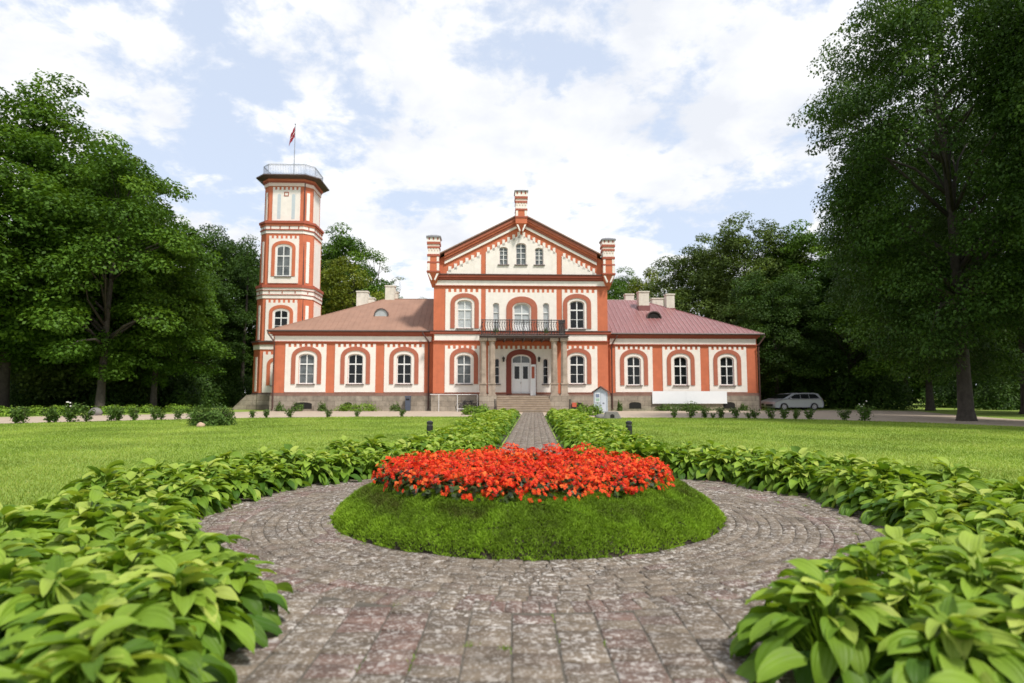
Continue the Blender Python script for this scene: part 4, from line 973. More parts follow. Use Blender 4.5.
# -- hostas ---------------------------------------------------------
def hosta_mat():
    def veins(m, n, b):
        N = n.nodes.new; Lk = n.links.new
        uv = N('ShaderNodeAttribute'); uv.attribute_name = 'luv'; uv.attribute_type = 'GEOMETRY'
        s = N('ShaderNodeSeparateXYZ'); Lk(uv.outputs['Vector'], s.inputs[0])
        ab = N('ShaderNodeMath'); ab.operation = 'ABSOLUTE'; Lk(s.outputs[1], ab.inputs[0])
        a1 = N('ShaderNodeMath'); a1.operation = 'MULTIPLY'; Lk(ab.outputs[0], a1.inputs[0]); a1.inputs[1].default_value = 34
        sn = N('ShaderNodeMath'); sn.operation = 'SINE'; Lk(a1.outputs[0], sn.inputs[0])
        bp = N('ShaderNodeBump'); bp.inputs['Strength'].default_value = .3; bp.inputs['Distance'].default_value = .004; Lk(sn.outputs[0], bp.inputs['Height']); Lk(bp.outputs[0], b.inputs['Normal'])
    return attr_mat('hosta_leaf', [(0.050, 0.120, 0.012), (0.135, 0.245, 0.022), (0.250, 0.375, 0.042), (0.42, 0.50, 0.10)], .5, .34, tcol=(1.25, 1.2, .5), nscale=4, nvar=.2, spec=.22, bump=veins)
m_hosta = hosta_mat()
def hosta_mesh(seed, nleaf=62, seg=7, ws=5, Rm=.30):
    r = np.random.default_rng(seed); V = []; Fq = []; tone = []; luv = []
    for i in range(nleaf):
        t = (i+.5)/nleaf                      # 0 centre/top .. 1 rim/bottom
        az = i*2.399963+r.normal()*.25; L_ = r.uniform(.16, .235)*(.8+.35*t); Wd = L_*r.uniform(.44, .56)
        r0 = Rm*(t**.75)*r.uniform(.75, 1.1); z0 = .37-.31*t**1.35+r.normal()*.03
        pitch = .72-1.25*t**.8+r.normal()*.22          # start angle (up near centre, down at rim)
        roll = r.normal()*.35; curl = r.uniform(.5, 1.5)
        ca, sa = math.cos(az), math.sin(az); base = np.array([ca*r0, sa*r0, max(.05, z0)])
        yaw = az+r.normal()*.35; ca, sa = math.cos(yaw), math.sin(yaw)
        f = np.array([ca, sa, 0]); sd_ = np.array([-sa, ca, 0]); up = np.array([0, 0, 1.])
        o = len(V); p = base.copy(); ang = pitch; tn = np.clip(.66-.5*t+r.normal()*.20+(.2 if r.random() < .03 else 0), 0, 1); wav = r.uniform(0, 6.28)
        for j in range(seg+1):
            q = j/seg; ww = Wd*(math.sin(math.pi*min(1, q**.72*.97+.03))**.85)*.5*(1 if q < .98 else .12)
            d = f*math.cos(ang)+up*math.sin(ang); nrm = up*math.cos(ang)-f*math.sin(ang)
            side = sd_*math.cos(roll)+nrm*math.sin(roll); nr2 = nrm*math.cos(roll)-sd_*math.sin(roll)
            for k in range(ws):
                s_ = (k/(ws-1)-.5)*2
                V.append(p+side*ww*s_+nr2*(abs(s_)**1.3*ww*.42+.006*math.sin(q*9+wav+s_*2)*abs(s_))); tone.append(tn); luv.append((q, s_*(.3+.7*ww/Wd*2)*.5, 0))
            p = p+d*L_/seg; ang -= curl/seg
        for j in range(seg):
            for k in range(ws-1): a_ = o+j*ws+k; Fq += [a_, a_+1, a_+ws+1, a_+ws]
        # petiole
        if t < .999:
            o2 = len(V); st = np.array([0, 0, 0.0])+base*np.array([.15, .15, 0]); wv = sd_*.005
            for pt in (st, (st+base)/2+up*.04, base+f*.01): V.append(pt-wv); V.append(pt+wv); tone += [.35, .35]; luv += [(0, 0, 0)]*2
            Fq += [o2, o2+1, o2+3, o2+2, o2+2, o2+3, o2+5, o2+4]
    me = np_mesh('hosta_plant', np.array(V), 4, np.array(Fq), [m_hosta], tone, smooth=True)
    at = me.attributes.new('luv', 'FLOAT_VECTOR', 'POINT'); at.data.foreach_set('vector', np.array(luv, np.float32).ravel())
    return me, np.array(V), np.array(Fq), np.array(tone)
hm = [hosta_mesh(100+i, 104) for i in range(6)]
hlow = [hosta_mesh(200+i, 60, 4, 3) for i in range(3)]
random.seed(21)
spots = []
def hs(x, y, s, reg): spots.append([x, y, s, reg])
# ring: three staggered rows
for rr, sp, s in ((4.02, .50, .92), (4.45, .53, 1.02), (4.92, .56, 1.05)):
    n = int(2*math.pi*rr/sp)
    for k in range(n):
        a_ = 2*math.pi*(k+random.uniform(-.15, .15)+rr)/n; x, y = pol(rr+random.uniform(-.07, .07), a_)
        if x < BC[0]-2: x += .22
        if y < BC[1] and abs(x-.02) < 1.42+(.2 if rr < 4.3 else 0): continue
        if y > BC[1] and abs(x-axis_x(y)) < 1.05: continue
        hs(x, y, s*random.uniform(.88, 1.14), 'ring')
# approach borders either side of the camera
for s_ in (-1, 1):
    y = .85
    while y < 3.9:
        for j in range(5):
            x = s_*(1.50+j*.50+random.uniform(-.07, .07))+(.03 if s_ > 0 else 0)
            yy = y+.25*(j % 2)+random.uniform(-.07, .07)
            if math.hypot(x-BC[0], yy-BC[1]) < 5.2 or abs(x) > .9*yy+1.6 or math.hypot(x, yy) < 1.55: continue
            hs(x, yy, random.uniform(.9, 1.12), 'approach')
        y += .50
# straight borders to the house
y = 11.6
while y < 39:
    st = .56 if y < 20 else .72
    for s_ in (-1, 1):
        for j in range(3):
            x = axis_x(y)+s_*(1.25+j*.55+random.uniform(-.08, .08))
            yy = y+.28*(j % 2)+random.uniform(-.1, .1)
            if math.hypot(x-BC[0], yy-BC[1]) < 5.2: continue
            hs(x, yy, random.uniform(.9, 1.1)*(.95 if y < 20 else 1.05), 'straight')
    y += st
spots.sort(key=lambda q: math.hypot(q[0], q[1]))
rest = []
for i, (x, y, s, reg) in enumerate(spots):
    rz = random.uniform(0, 6.28)
    if i < 300:
        o = link('hosta_plant', hm[random.randrange(6)][0] if y < 16 else hlow[random.randrange(3)][0])
        o.location = (x, y, .012); o.rotation_euler = (random.uniform(-.08, .08), random.uniform(-.08, .08), rz); o.scale = (s*1.05, s*1.05, s*random.uniform(.88, 1.08))
        left = x < (0 if y < BC[1] else axis_x(y))
        if reg == 'straight':
            lab = 'broad leaved hosta in the straight border '+('left' if left else 'right')+' of the path to the porch'; gr = 'hostas '+('left' if left else 'right')+' of the straight path'
        elif reg == 'ring' and y > 5.2:
            lab = 'broad leaved hosta in the curved border '+('left' if left else 'right')+' of the round flower bed'; gr = 'hostas curving '+('left' if left else 'right')+' of the round bed'
        else:
            lab = 'large bright hosta in the nearest '+('left' if left else 'right')+' corner of the foreground'; gr = 'foreground hostas on the '+('left' if left else 'right')
        tag(o, lab, 'hosta', gr)
    else: rest.append((x, y, s, rz))
if rest:
    VV, FF, TT = [], [], []; off = 0
    for x, y, s, rz in rest:
        _, V, Fq, tn = hlow[random.randrange(3)]; c_, s_ = math.cos(rz), math.sin(rz)
        Q = V*s; Q = np.stack([Q[:, 0]*c_-Q[:, 1]*s_+x, Q[:, 0]*s_+Q[:, 1]*c_+y, Q[:, 2]+.012], 1); VV.append(Q); FF.append(Fq+off); TT.append(tn); off += len(V)
    o = link('hosta_border', np_mesh('hosta_border', np.concatenate(VV), 4, np.concatenate(FF), [m_hosta], np.concatenate(TT), smooth=True))
    tag(o, 'distant bright green hosta planting along the path close to the porch', 'hosta border', kind='stuff')

# -- round bed: mound, sedum skirt, begonias ---------------------------
def bedz(r_):
    t = np.clip((R_BED-r_)/(R_BED-1.55), 0, 1); return .012+.40*(t**.58)
g = MB(); nr = 22; vs = [(BC[0], BC[1], .44)]
for j in range(1, nr+1):
    rj = R_BED*j/nr
    for k in range(72):
        a_ = 2*math.pi*k/72; vs.append((BC[0]+rj*math.cos(a_), BC[1]+rj*math.sin(a_), float(bedz(rj))+(.02 if rj < 1.5 else 0)-.012))
fs = [(0, 1+k, 1+(k+1) % 72) for k in range(72)]
for j in range(nr-1):
    for k in range(72): a_ = 1+j*72; fs.append((a_+k, a_+72+k, a_+72+(k+1) % 72, a_+(k+1) % 72))
g.add(vs, fs, m_soil); tag(g.build('flower_bed_mound', smooth=True), kind='structure')
def blades(P, h, wdt, lean, seed):
    r = np.random.default_rng(seed); n = len(P); a_ = r.uniform(0, 6.283, n); d = np.stack([np.cos(a_), np.sin(a_), np.zeros(n)], 1)
    b_ = r.uniform(0, 6.283, n); l = np.stack([np.cos(b_), np.sin(b_), np.zeros(n)], 1)*(r.random(n)*lean)[:, None]*h[:, None]
    top = P+l; top[:, 2] += h
    return np.stack([P-d*wdt, P+d*wdt, top], 1).reshape(-1, 3)
m_sedum = attr_mat('sedum_moss', [(0.075, 0.090, 0.016), (0.115, 0.195, 0.016), (0.185, 0.315, 0.020), (0.28, 0.42, 0.034)], .7, .25, nscale=5, nvar=.25)
n = 230000; rr = np.sqrt(rng.uniform(1.42**2, 2.21**2, n)); aa = rng.uniform(0, 6.283, n)
x = BC[0]+rr*np.cos(aa); y = BC[1]+rr*np.sin(aa)
nzv = np.array([mnoise.fractal(Vector((a_*2.6, b_*2.6, 1.7)), .8, 2.1, 4) for a_, b_ in zip(x[::10], y[::10])]).repeat(10)[:n]
nz2 = np.array([mnoise.noise(Vector((a_*9, b_*9, 4.7))) for a_, b_ in zip(x[::2], y[::2])]).repeat(2)[:n]
# neighbours in the array are not neighbours in space: evaluate per point on sorted chunks instead
xi = np.round(x*22).astype(int); yi = np.round(y*22).astype(int); cache = {}
def cn(i, j):
    k = (i, j)
    if k not in cache:
        vx = Vector((i/22*1.6, j/22*1.6, 1.7)); v2 = Vector((i/22*8, j/22*8, 4.7)); cache[k] = (mnoise.fractal(vx, .9, 2.1, 4), mnoise.noise(v2))
    return cache[k]
nn2 = np.array([cn(i, j) for i, j in zip(xi, yi)])
edge = 2.13+.05*nn2[:, 1]; kp = rr < edge+.03
mid_ = np.exp(-((rr-1.80)/.17)**2)              # trodden, browner belt half-way up the slope
tone = .62+.28*nn2[:, 0]+.18*nn2[:, 1]-mid_*np.clip(.22+nn2[:, 0]*1.5, 0, .65)+rng.normal(0, .10, n)
P = np.stack([x, y, bedz(rr)+.002+.030*nn2[:, 1]], 1); h = .016+.014*rng.random(n)+.010*nn2[:, 1]
V = blades(P[kp], np.clip(h[kp], .018, 1), .0065, 1.4, 5)
o = link('sedum_skirt', np_mesh('sedum_skirt', V, 3, np.arange(len(V)), [m_sedum], np.repeat(np.clip(tone[kp], 0, 1), 3)))
tag(o, 'mossy bright green ground cover sloping round the red flower bed', 'ground cover', kind='stuff')

# tiny weeds and moss tufts in the joints of the paving
cw_ = []
for _ in range(90):
    a_ = rng.uniform(0, 6.283); rr_ = rng.choice([2.19, 2.2, 3.16, 3.37, 3.7, 3.9])+rng.normal()*.008; x_, y_ = pol(rr_, a_); k_ = int(rng.integers(6, 26))
    cw_.append(np.stack([x_+rng.normal(size=k_)*.018, y_+rng.normal(size=k_)*.018, np.full(k_, .014)], 1))
for _ in range(16):
    x_ = (int(rng.integers(-6, 7)))*.25; y_ = rng.uniform(2.2, 3.9); k_ = int(rng.integers(5, 20)); cw_.append(np.stack([x_+rng.normal(size=k_)*.008, y_+rng.normal(size=k_)*.04, np.full(k_, .014)], 1))
cw_ = np.concatenate(cw_); V = blades(cw_, rng.uniform(.012, .035, len(cw_)), .003, 1.2, 8)
o = link('joint_weeds', np_mesh('joint_weeds', V, 3, np.arange(len(V)), [m_sedum], np.repeat(np.clip(rng.normal(.6, .2, len(cw_)), 0, 1), 3)))
tag(o, 'tiny green weeds sprouting in the joints of the brick paving', 'weeds', kind='stuff')

m_beg = attr_mat('begonia_petals', [(0.40, 0.010, 0.008), (0.68, 0.024, 0.011), (0.80, 0.070, 0.016), (0.88, 0.20, 0.04)], .5, .35, tcol=(1.15, .9, .8), nscale=9, nvar=.12)
m_begl = attr_mat('begonia_leaves', [(0.012, 0.020, 0.008), (0.030, 0.050, 0.012), (0.055, 0.095, 0.018)], .4, .1)
VV, tt, mi_ = [], [], []
rngb = np.random.default_rng(9)
plants = []
for ring_r, cnt in ((1.49, 36), (1.22, 29), (.94, 22), (.66, 15), (.38, 9), (.1, 2)):
    for k in range(cnt):
        a_ = 2*math.pi*(k+rngb.uniform(-.2, .2)+ring_r*3)/cnt; plants.append((BC[0]+(ring_r+rngb.uniform(-.04, .04))*math.cos(a_), BC[1]+(ring_r+rngb.uniform(-.04, .04))*math.sin(a_), rngb.uniform(.85, 1.2)))
for (px_, py_, s) in plants:
    zb = .385; px_ -= .06; rp_, hp = .175*s, .185*s*rngb.uniform(.85, 1.2)
    nl = 70; d = rngb.normal(size=(nl, 3)); d[:, 2] = np.abs(d[:, 2]); d /= np.linalg.norm(d, axis=1, keepdims=True)
    P = np.array([px_, py_, zb])+d*np.array([rp_, rp_, hp])*rngb.uniform(.6, .95, (nl, 1)); nr_ = d+rngb.normal(size=(nl, 3))*.4+np.array([0, 0, .4])
    VV.append(leaf_cards(P, nr_, rngb.uniform(.05, .085, nl), .8, int(rngb.integers(1e9)))); tt.append(np.repeat(rngb.random(nl), 4)); mi_ += [1]*nl
    nf = int(66*s*s); d = rngb.normal(size=(nf, 3)); d[:, 2] = np.abs(d[:, 2])*1.3+.05; d /= np.linalg.norm(d, axis=1, keepdims=True)
    c = np.array([px_, py_, zb+.015])+d*np.array([rp_*1.12, rp_*1.12, hp*1.12])*rngb.uniform(.88, 1.1, (nf, 1))
    tn = np.clip(rngb.normal(.50+rngb.normal()*.1, .24, nf), 0, 1)
    for q in range(nf):
        nn_ = d[q]+rngb.normal(size=3)*.45+np.array([0, -.1, .2]); nn_ /= np.linalg.norm(nn_); a_ = np.cross(nn_, [.3, .2, .9]); a_ /= np.linalg.norm(a_); b_ = np.cross(nn_, a_); sz = rngb.uniform(.019, .030)
        ph = rngb.uniform(0, 1.5)
        for k in range(4):
            t_ = ph+k*math.pi/2; u_ = a_*math.cos(t_)+b_*math.sin(t_); v_ = -a_*math.sin(t_)+b_*math.cos(t_); ss = sz*(1.0 if k % 2 else .8)
            VV.append(np.array([c[q], c[q]+u_*ss*.65+v_*ss*.5+nn_*ss*.22, c[q]+u_*ss*1.1+nn_*ss*.1, c[q]+u_*ss*.65-v_*ss*.5+nn_*ss*.22])); tt.append(np.full(4, tn[q]+rngb.normal()*.06)); mi_.append(0)
        VV.append(np.array([c[q]+nn_*.01+a_*.006, c[q]+nn_*.014+b_*.006, c[q]+nn_*.01-a_*.006, c[q]+nn_*.014-b_*.006])); tt.append(np.full(4, 1.0)); mi_.append(0)
V = np.concatenate(VV)
o = link('red_begonias', np_mesh('red_begonias', V, 4, np.arange(len(V)), [m_beg, m_begl], np.clip(np.concatenate(tt), 0, 1), mi_))
tag(o, 'dense orange red begonia flowers filling the top of the round bed', 'flowers', kind='stuff')

# -- lawn blades --------------------------------------------------------
m_grass = attr_mat('grass_blade', [(0.125, 0.215, 0.028), (0.215, 0.32, 0.046), (0.305, 0.39, 0.075), (0.42, 0.42, 0.14)], .7, .3, nscale=.35, nvar=.3)
Ng = 520000
yy = 5.0+(38.5-5.0)*rng.random(Ng)**1.5; xx = (rng.random(Ng)*2-1)*(yy*.92+1.5)
rad_ = np.hypot(xx-BC[0], yy-BC[1]); ax = .17+(yy-7.27)*.0355
ny_ = np.interp(xx, [p[0] for p in near[1:-1]], [p[1] for p in near[1:-1]])
kp = (rad_ > 5.15) & ((np.abs(xx-ax) > 2.3) | (yy < 7)) & (yy < ny_-.02) & ((yy > 7) | (np.abs(xx) > 4.2))
xx, yy = xx[kp], yy[kp]; n = len(xx)
P = np.stack([xx, yy, np.zeros(n)], 1); h = rng.uniform(.02, .045, n)*(1+.015*yy)
V = blades(P, h, .0035+.0006*0, 1.0, 77).reshape(n, 3, 3); wsc = (1+yy*.10)[:, None]
mid_ = (V[:, 0]+V[:, 1])/2; V[:, 0] = mid_+(V[:, 0]-mid_)*wsc; V[:, 1] = mid_+(V[:, 1]-mid_)*wsc; V = V.reshape(-1, 3)
tn = np.clip(rng.normal(.42, .18, n)+.10*np.sin(xx*1.1+yy*.4), 0, 1)
o = link('lawn_blades', np_mesh('lawn_blades', V, 3, np.arange(len(V)), [m_grass], np.repeat(tn, 3)))
tag(o, 'short bright green mown grass of both lawns', 'grass', kind='stuff')
# ================================================================= SHRUBS AND SMALL PLANTS
m_shr = attr_mat('shrub_leaves', [(0.030, 0.060, 0.012), (0.070, 0.135, 0.022), (0.13, 0.21, 0.040)], .55, .25)
m_shrb = attr_mat('bright_shrub_leaves', [(0.07, 0.14, 0.014), (0.16, 0.28, 0.03), (0.27, 0.38, 0.05)], .55, .28)
m_rose = mat('white_rose_petals', (.78, .74, .70), .7, .05, 5)
m_stem = mat('green_brown_stem', (.08, .09, .03), .8, .2, 5)
def shrub_mesh(seed, rx, ry, h, n, leaf, m_, flat=False):
    r = np.random.default_rng(seed); d = r.normal(size=(n, 3)); d[:, 2] = np.abs(d[:, 2]); d /= np.linalg.norm(d, axis=1, keepdims=True)
    k = 1+.18*np.sin(d[:, 0]*7+seed)+.14*np.sin(d[:, 1]*9+d[:, 2]*5+seed); P = d*np.array([rx, ry, h])*(r.uniform(.2, 1, (n, 1))**.4)*k[:, None]
    P[:, 2] += .03
    V = leaf_cards(P, d+r.normal(size=(n, 3))*.6+np.array([0, 0, .5]), r.uniform(*leaf, n), .6, seed)
    return np_mesh('foliage', V, 4, np.arange(len(V)), [m_], np.repeat(np.clip(r.normal(.5, .2, n), 0, 1), 4))
def stem_mesh(seed, h, n, spread):
    random.seed(seed); mb = MB()
    for i in range(n):
        a_ = random.uniform(0, 6.28); rr_ = random.uniform(.3, 1)*spread; mb.tube(m_stem, [(0, 0, -.02), (rr_*.4*math.cos(a_), rr_*.4*math.sin(a_), h*.5), (rr_*math.cos(a_), rr_*math.sin(a_), h*random.uniform(.75, 1))], [.012, .009, .004], 4)
    o = mb.build('stems'); me = o.data; bpy.data.objects.remove(o); return me
rose_v = []
for i in range(5):
    r = np.random.default_rng(300+i); n = 360; h = .62
    base = stem_mesh(310+i, .75, 7, .28)
    P = []; 
    for k in range(7):
        a_ = r.uniform(0, 6.28); t = r.uniform(.15, 1, n//7); sp_r = r.uniform(.15, .42); c_ = np.stack([np.cos(a_)*sp_r*t, np.sin(a_)*sp_r*t, .72*t], 1)+r.normal(size=(n//7, 3))*.07; P.append(c_)
    P = np.concatenate(P); P[:, 2] = np.abs(P[:, 2])
    V = leaf_cards(P, r.normal(size=P.shape)+np.array([0, 0, .8]), r.uniform(.06, .11, len(P)), .65, 5+i)
    P[:, 2] *= .85; V = leaf_cards(P, r.normal(size=P.shape)+np.array([0, 0, .8]), r.uniform(.07, .13, len(P)), .65, 5+i)
    rose_v.append((base, np_mesh('foliage', V, 4, np.arange(len(V)), [m_shr], np.repeat(np.clip(r.normal(.5, .2, len(P)), 0, 1), 4))))
def near_y(px):     # depth of the lawn edge seen at image column px
    best = 38
    for Y in np.linspace(20, 42, 200):
        x = tx(px, Y); ny = np.interp(x, [p[0] for p in near], [p[1] for p in near])
        if Y >= ny: return Y
    return best
rose_px = [(20, 1.1), (27, 1.3), (52, 1.25), (58, .9), (73, 1.5), (90, 1.0), (114, 1.2), (121, 1.15), (138, 1.15), (157, 1.1), (164, .8), (180, .95), (196, 1.1), (232, .7), (255, .75), (268, .8), (292, .85), (329, .8), (358, .65), (402, .75),
           (673, .8), (689, 1.05), (704, .9), (720, 1.0), (735, 1.0), (753, .9), (770, .95), (782, .95), (793, .9), (807, .95), (842, 1.0), (862, 1.35), (747, .6), (712, .5)]
for i, (px, s) in enumerate(rose_px):
    Y = near_y(px)-.35; b_, f_ = rose_v[i % 5]; left = px < 500
    Y += random.uniform(-.15, .15)
    e = empty('rose_bush', (tx(px, Y), Y, 0), i*1.7, 'small straggly rose bush in the row along the '+('left' if left else 'right')+' lawn edge', 'rose bush', 'rose bushes edging the '+('left' if left else 'right')+' lawn'); e.scale = (s*.95, s*.95, s*.92)
    link('stem', b_, e); link('foliage', f_, e)
    if px in (73, 862):
        mb = MB(); random.seed(px)
        for k in range(5): mb.sphere(m_rose, (random.uniform(-.25, .25), random.uniform(-.2, .2), random.uniform(.55, .85)), .028, 6, 4)
        mb.build('blossoms', e)
        e['label'] = {52: 'second rose bush from the left carrying pale blossoms', 73: 'tallest rose bush of the left row carrying pale blossoms', 862: 'rightmost rose bush with white blossoms near the thick trunk', 27: 'leftmost full rose bush carrying a few pale blossoms'}[px]; del e['group']
# large low shrub on the left lawn
Yb = 27.5; e = empty('low_shrub', (tx(214, Yb), Yb, 0), 0, 'large dark low shrub standing alone on the left lawn', 'shrub')
link('foliage', shrub_mesh(5, 1.08, .8, .80, 5200, (.07, .12), m_shr), e); link('stem', stem_mesh(6, .6, 14, .5), e)
def boulder(x, y, s, m_, label, seed, name='boulder'):
    bm = bmesh.new(); bmesh.ops.create_icosphere(bm, subdivisions=3, radius=1)
    for v in bm.verts: v.co *= 1+.22*mnoise.noise(v.co*1.3+Vector((seed, 0, 0)))+.06*mnoise.noise(v.co*4); v.co = Vector((v.co.x*s[0], v.co.y*s[1], v.co.z*s[2]))
    me = bpy.data.meshes.new(name); bm.to_mesh(me); bm.free(); me.materials.append(m_); me.polygons.foreach_set('use_smooth', [True]*len(me.polygons))
    o = link(name, me); o.location = (x, y, s[2]*.45); return tag(o, label, 'stone')
m_tan = mat('tan_fieldstone', (.42, .30, .21), .9, .2, 5, .4, 14); m_gry = mat('grey_fieldstone', (.17, .16, .15), .9, .3, 3, .6, 8)
boulder(tx(203, 26.3), 26.3, (.17, .14, .13), m_tan, 'small tan stone in front of the low shrub', 1)
boulder(tx(98, 41), 41, (.42, .4, .38), m_gry, 'grey rounded boulder at the far edge of the left drive', 2)
# plants along the plinths
def bush_at(px, w_px, h_px, Y, seed, m_, label, name='low_shrub', leaf=(.10, .17), dens=1.):
    sc = Y/F_PX; rx = w_px/2*sc; e = empty(name, (tx(px, Y), Y, 0), 0, label, 'shrub')
    link('foliage', shrub_mesh(seed, rx, min(rx, .5), h_px*sc, int(700*dens*max(.6, rx)), leaf, m_), e); link('stem', stem_mesh(seed+1, h_px*sc*.7, 8, rx*.5), e)
bush_at(281, 9, 8, 51.2, 71, m_shr, 'green bush against the plinth under the left downpipe')
bush_at(298, 14, 9, 51.0, 72, m_shr, 'green bush at the basement opening of the left wing')
bush_at(323, 10, 9, 51.1, 73, m_shr, 'upright green bush between first and second left wing windows')
bush_at(358, 52, 8, 51.2, 74, m_shrb, 'long low green hedge under the second left wing window')
bush_at(396, 12, 8, 51.2, 75, m_shr, 'green bush under the third left wing window')
bush_at(687, 50, 8, 52.3, 76, m_shr, 'long low green hedge under the white banner')
bush_at(662, 14, 6, 52.2, 77, m_shr, 'small bush at the left end of the white banner')
bush_at(742, 10, 7, 52.6, 78, m_shr, 'small bush under the last right wing window')
bush_at(619, 6, 9, 52.0, 79, m_shr, 'slim weed clump at the foot of the right downpipe')
bush_at(588, 34, 11, 40.5, 80, m_shrb, 'bright green rounded bush in front of the notice box', dens=2)
bush_at(478, 36, 9, 42.0, 81, m_shrb, 'bright green low bush left of the porch steps', dens=2)
# undergrowth: saplings at the wood's edge on the left
gu = 'low green bushes along the far side of the left drive'
for i, px in enumerate((8, 45, 60, 112, 128, 150, 178)):
    Y = 39.5+i*1.6; e = empty('low_shrub', (tx(px, Y), Y, 0), i, 'low bright bush on the far side of the left drive at the woodland edge', 'shrub', gu)
    if i == 0: us = shrub_mesh(91, 1.5, .7, .55, 1300, (.12, .2), m_shrb); ut = stem_mesh(92, .5, 10, .8)
    link('foliage', us, e); link('stem', ut, e)
# hanging understory shrubs inside the woods so that the lower wood closes
for i, (px, Y, s) in enumerate(((15, 58, 1.), (45, 54, .8), (100, 55, .8), (140, 57, .9), (185, 60, .9), (-60, 54, 1.1), (880, 60, .9), (1000, 56, .7), (75, 60, 1.), (125, 60, 1.), (170, 62, 1.), (205, 66, 1.), (232, 70, 1.), (800, 64, 1.), (838, 62, 1.), (860, 68, 1.), (1000, 62, 1.), (960, 66, .9), (-30, 56, 1.), (1040, 60, 1.), (766, 68, 1.))):
    if i == 0: um = shrub_mesh(95, 4.2, 2.5, 4.2, 5200, (.2, .36), m_leafs['dark']); un = stem_mesh(96, 3.5, 12, 2.)
    e = empty('tall_shrub', (tx(px, Y), Y, 0), i*1.3, 'tall dark bush growing in the shade under the woodland trees', 'shrub', 'understory bushes in the wood'); e.scale = (s, s, s)
    link('foliage', um, e); link('stem', un, e)

# ================================================================= FURNITURE AND SMALL THINGS
m_blk = mat('black_powder_coat', (.018, .018, .02), .45, .1, 6)
def bollard(x, y, label):
    e = empty('bollard_light', (x, y, 0), 0, label, 'garden light')
    mb = MB(); mb.tube(m_blk, [(0, 0, 0), (0, 0, .34)], .105, 16); mb.tube(m_blk, [(0, 0, 0), (0, 0, .03)], .13, 16); mb.build('post', e, smooth=False)
    mb = MB(); mb.tube(mat('frosted_lamp_glass', (.12, .12, .12), .3), [(0, 0, .34), (0, 0, .40)], .085, 16); 
    mb.build('lamp_glass', e)
    mb = MB(); mb.tube(m_blk, [(0, 0, .40), (0, 0, .46), (0, 0, .50)], [.108, .108, .05], 16)
    for k in range(4): a_ = k*math.pi/2+.4; mb.tube(m_blk, [(.085*math.cos(a_), .085*math.sin(a_), .33), (.085*math.cos(a_), .085*math.sin(a_), .41)], .009, 5)
    mb.build('cap', e)
bollard(tx(430.5, 20.5), 20.5, 'short black bollard light on the lawn left of the path'); bollard(tx(628, 20.5), 20.5, 'short black bollard light on the lawn right of the path')
for px, Y, lab in ((495, 44.5, 'thin dark post left of the porch steps'), (569.6, 45, 'thin dark post right of the porch steps')):
    mb = MB(); mb.tube(m_blk, [(0, 0, 0), (0, 0, 1.0)], .045, 10); mb.tube(m_blk, [(0, 0, 1.0), (0, 0, 1.05)], [.06, .05], 10); mb.box(m_blk, -.1, .1, -.1, .1, 0, .02)
    o = mb.build('marker_post'); o.location = (tx(px, Y), Y, 0); tag(o, lab, 'post')
e = empty('red_sign', (tx(574, 46.5), 46.5, 0), 0, 'small red board beside the dark post right of the steps', 'sign')
mb = MB(); mb.box(mat('faded_red_board', (.50, .10, .05), .6, .1, 5), -.17, .17, -.02, .02, .45, .78); mb.build('board', e)
mb = MB(); mb.box(m_blk, -.02, .02, .0, .03, 0, .5); mb.build('leg', e)
# notice box with pitched roof
Yk = 43.0; e = empty('notice_box', (tx(600.6, Yk), Yk, 0), R_(-14), 'pale blue notice box with small brown pitched roof right of the porch', 'notice box'); k = Yk/F_PX
m_kb = mat('pale_blue_box_paint', (.46, .52, .58), .6, .15, 4); m_kr = mat('brown_box_roof', (.13, .06, .045), .7, .2, 4)
mb = MB(); mb.box(m_kb, -.44, .44, -.30, .30, .12, 1.55); mb.prism(m_kb, [(-.44, 1.55), (.44, 1.55), (0, 1.86)], -.295, .295); mb.box(m_kb, -.47, -.41, -.33, -.27, 0, 1.6); mb.box(m_kb, .41, .47, -.33, -.27, 0, 1.6); mb.build('cabinet', e)
mb = MB()
for s in (-1, 1): mb.prism(m_kr, [(0, 1.97), (s*.60, 1.56), (s*.60, 1.50), (0, 1.90)], -.42, .38)
mb.build('roof', e)
mb = MB(); mb.box(mat('paper_white', (.75, .78, .80), .6, .1, 8), -.38, -.03, -.318, -.302, .85, 1.5); mb.box(mat('poster_grey_blue', (.22, .27, .38), .6, .3, 8), -.33, -.08, -.324, -.319, 1.18, 1.42)
mb.box(mat('poster_green', (.35, .52, .40), .6, .2, 8), -.33, -.08, -.324, -.319, .92, 1.12); mb.build('poster', e)
mb = MB(); mb.box(mat('white_notice', (.58, .63, .70), .5, .06, 8), .03, .39, -.318, -.302, .22, 1.48); mb.box(mat('ink', (.07, .08, .12), .6), .14, .26, -.323, -.319, .74, .82); mb.build('door', e)
# millstone-like stones by the notice box
Ys = 35.6
boulder(tx(602, Ys), Ys, (.45, .35, .18), m_gry, 'flat grey stone lying left of the hollow stone', 6)
mb = MB(); nn_ = 20; 
m_hs = m_gry
o_ = [(.52*math.cos(a_), .44+.40*math.sin(a_)) for a_ in [2*math.pi*i/nn_ for i in range(nn_+1)]]; i_ = [(.15*math.cos(a_), .30+.14*math.sin(a_)) for a_ in [2*math.pi*i/nn_ for i in range(nn_+1)]]
mb.frust(m_gry, -.55, .55, -.3, .3, 0, -.32, .32, -.2, .2, .42); mb.prism(m_dark, [(-.13, .04), (.13, .04), (.13, .22), (0, .30), (-.13, .22)], -.30, -.2)
o = mb.build('hollow_stone', bevel=.05); o.location = (tx(611, Ys-.2), Ys-.2, -.01); tag(o, 'hollow grey stone block with dark hole beside the path', 'stone')
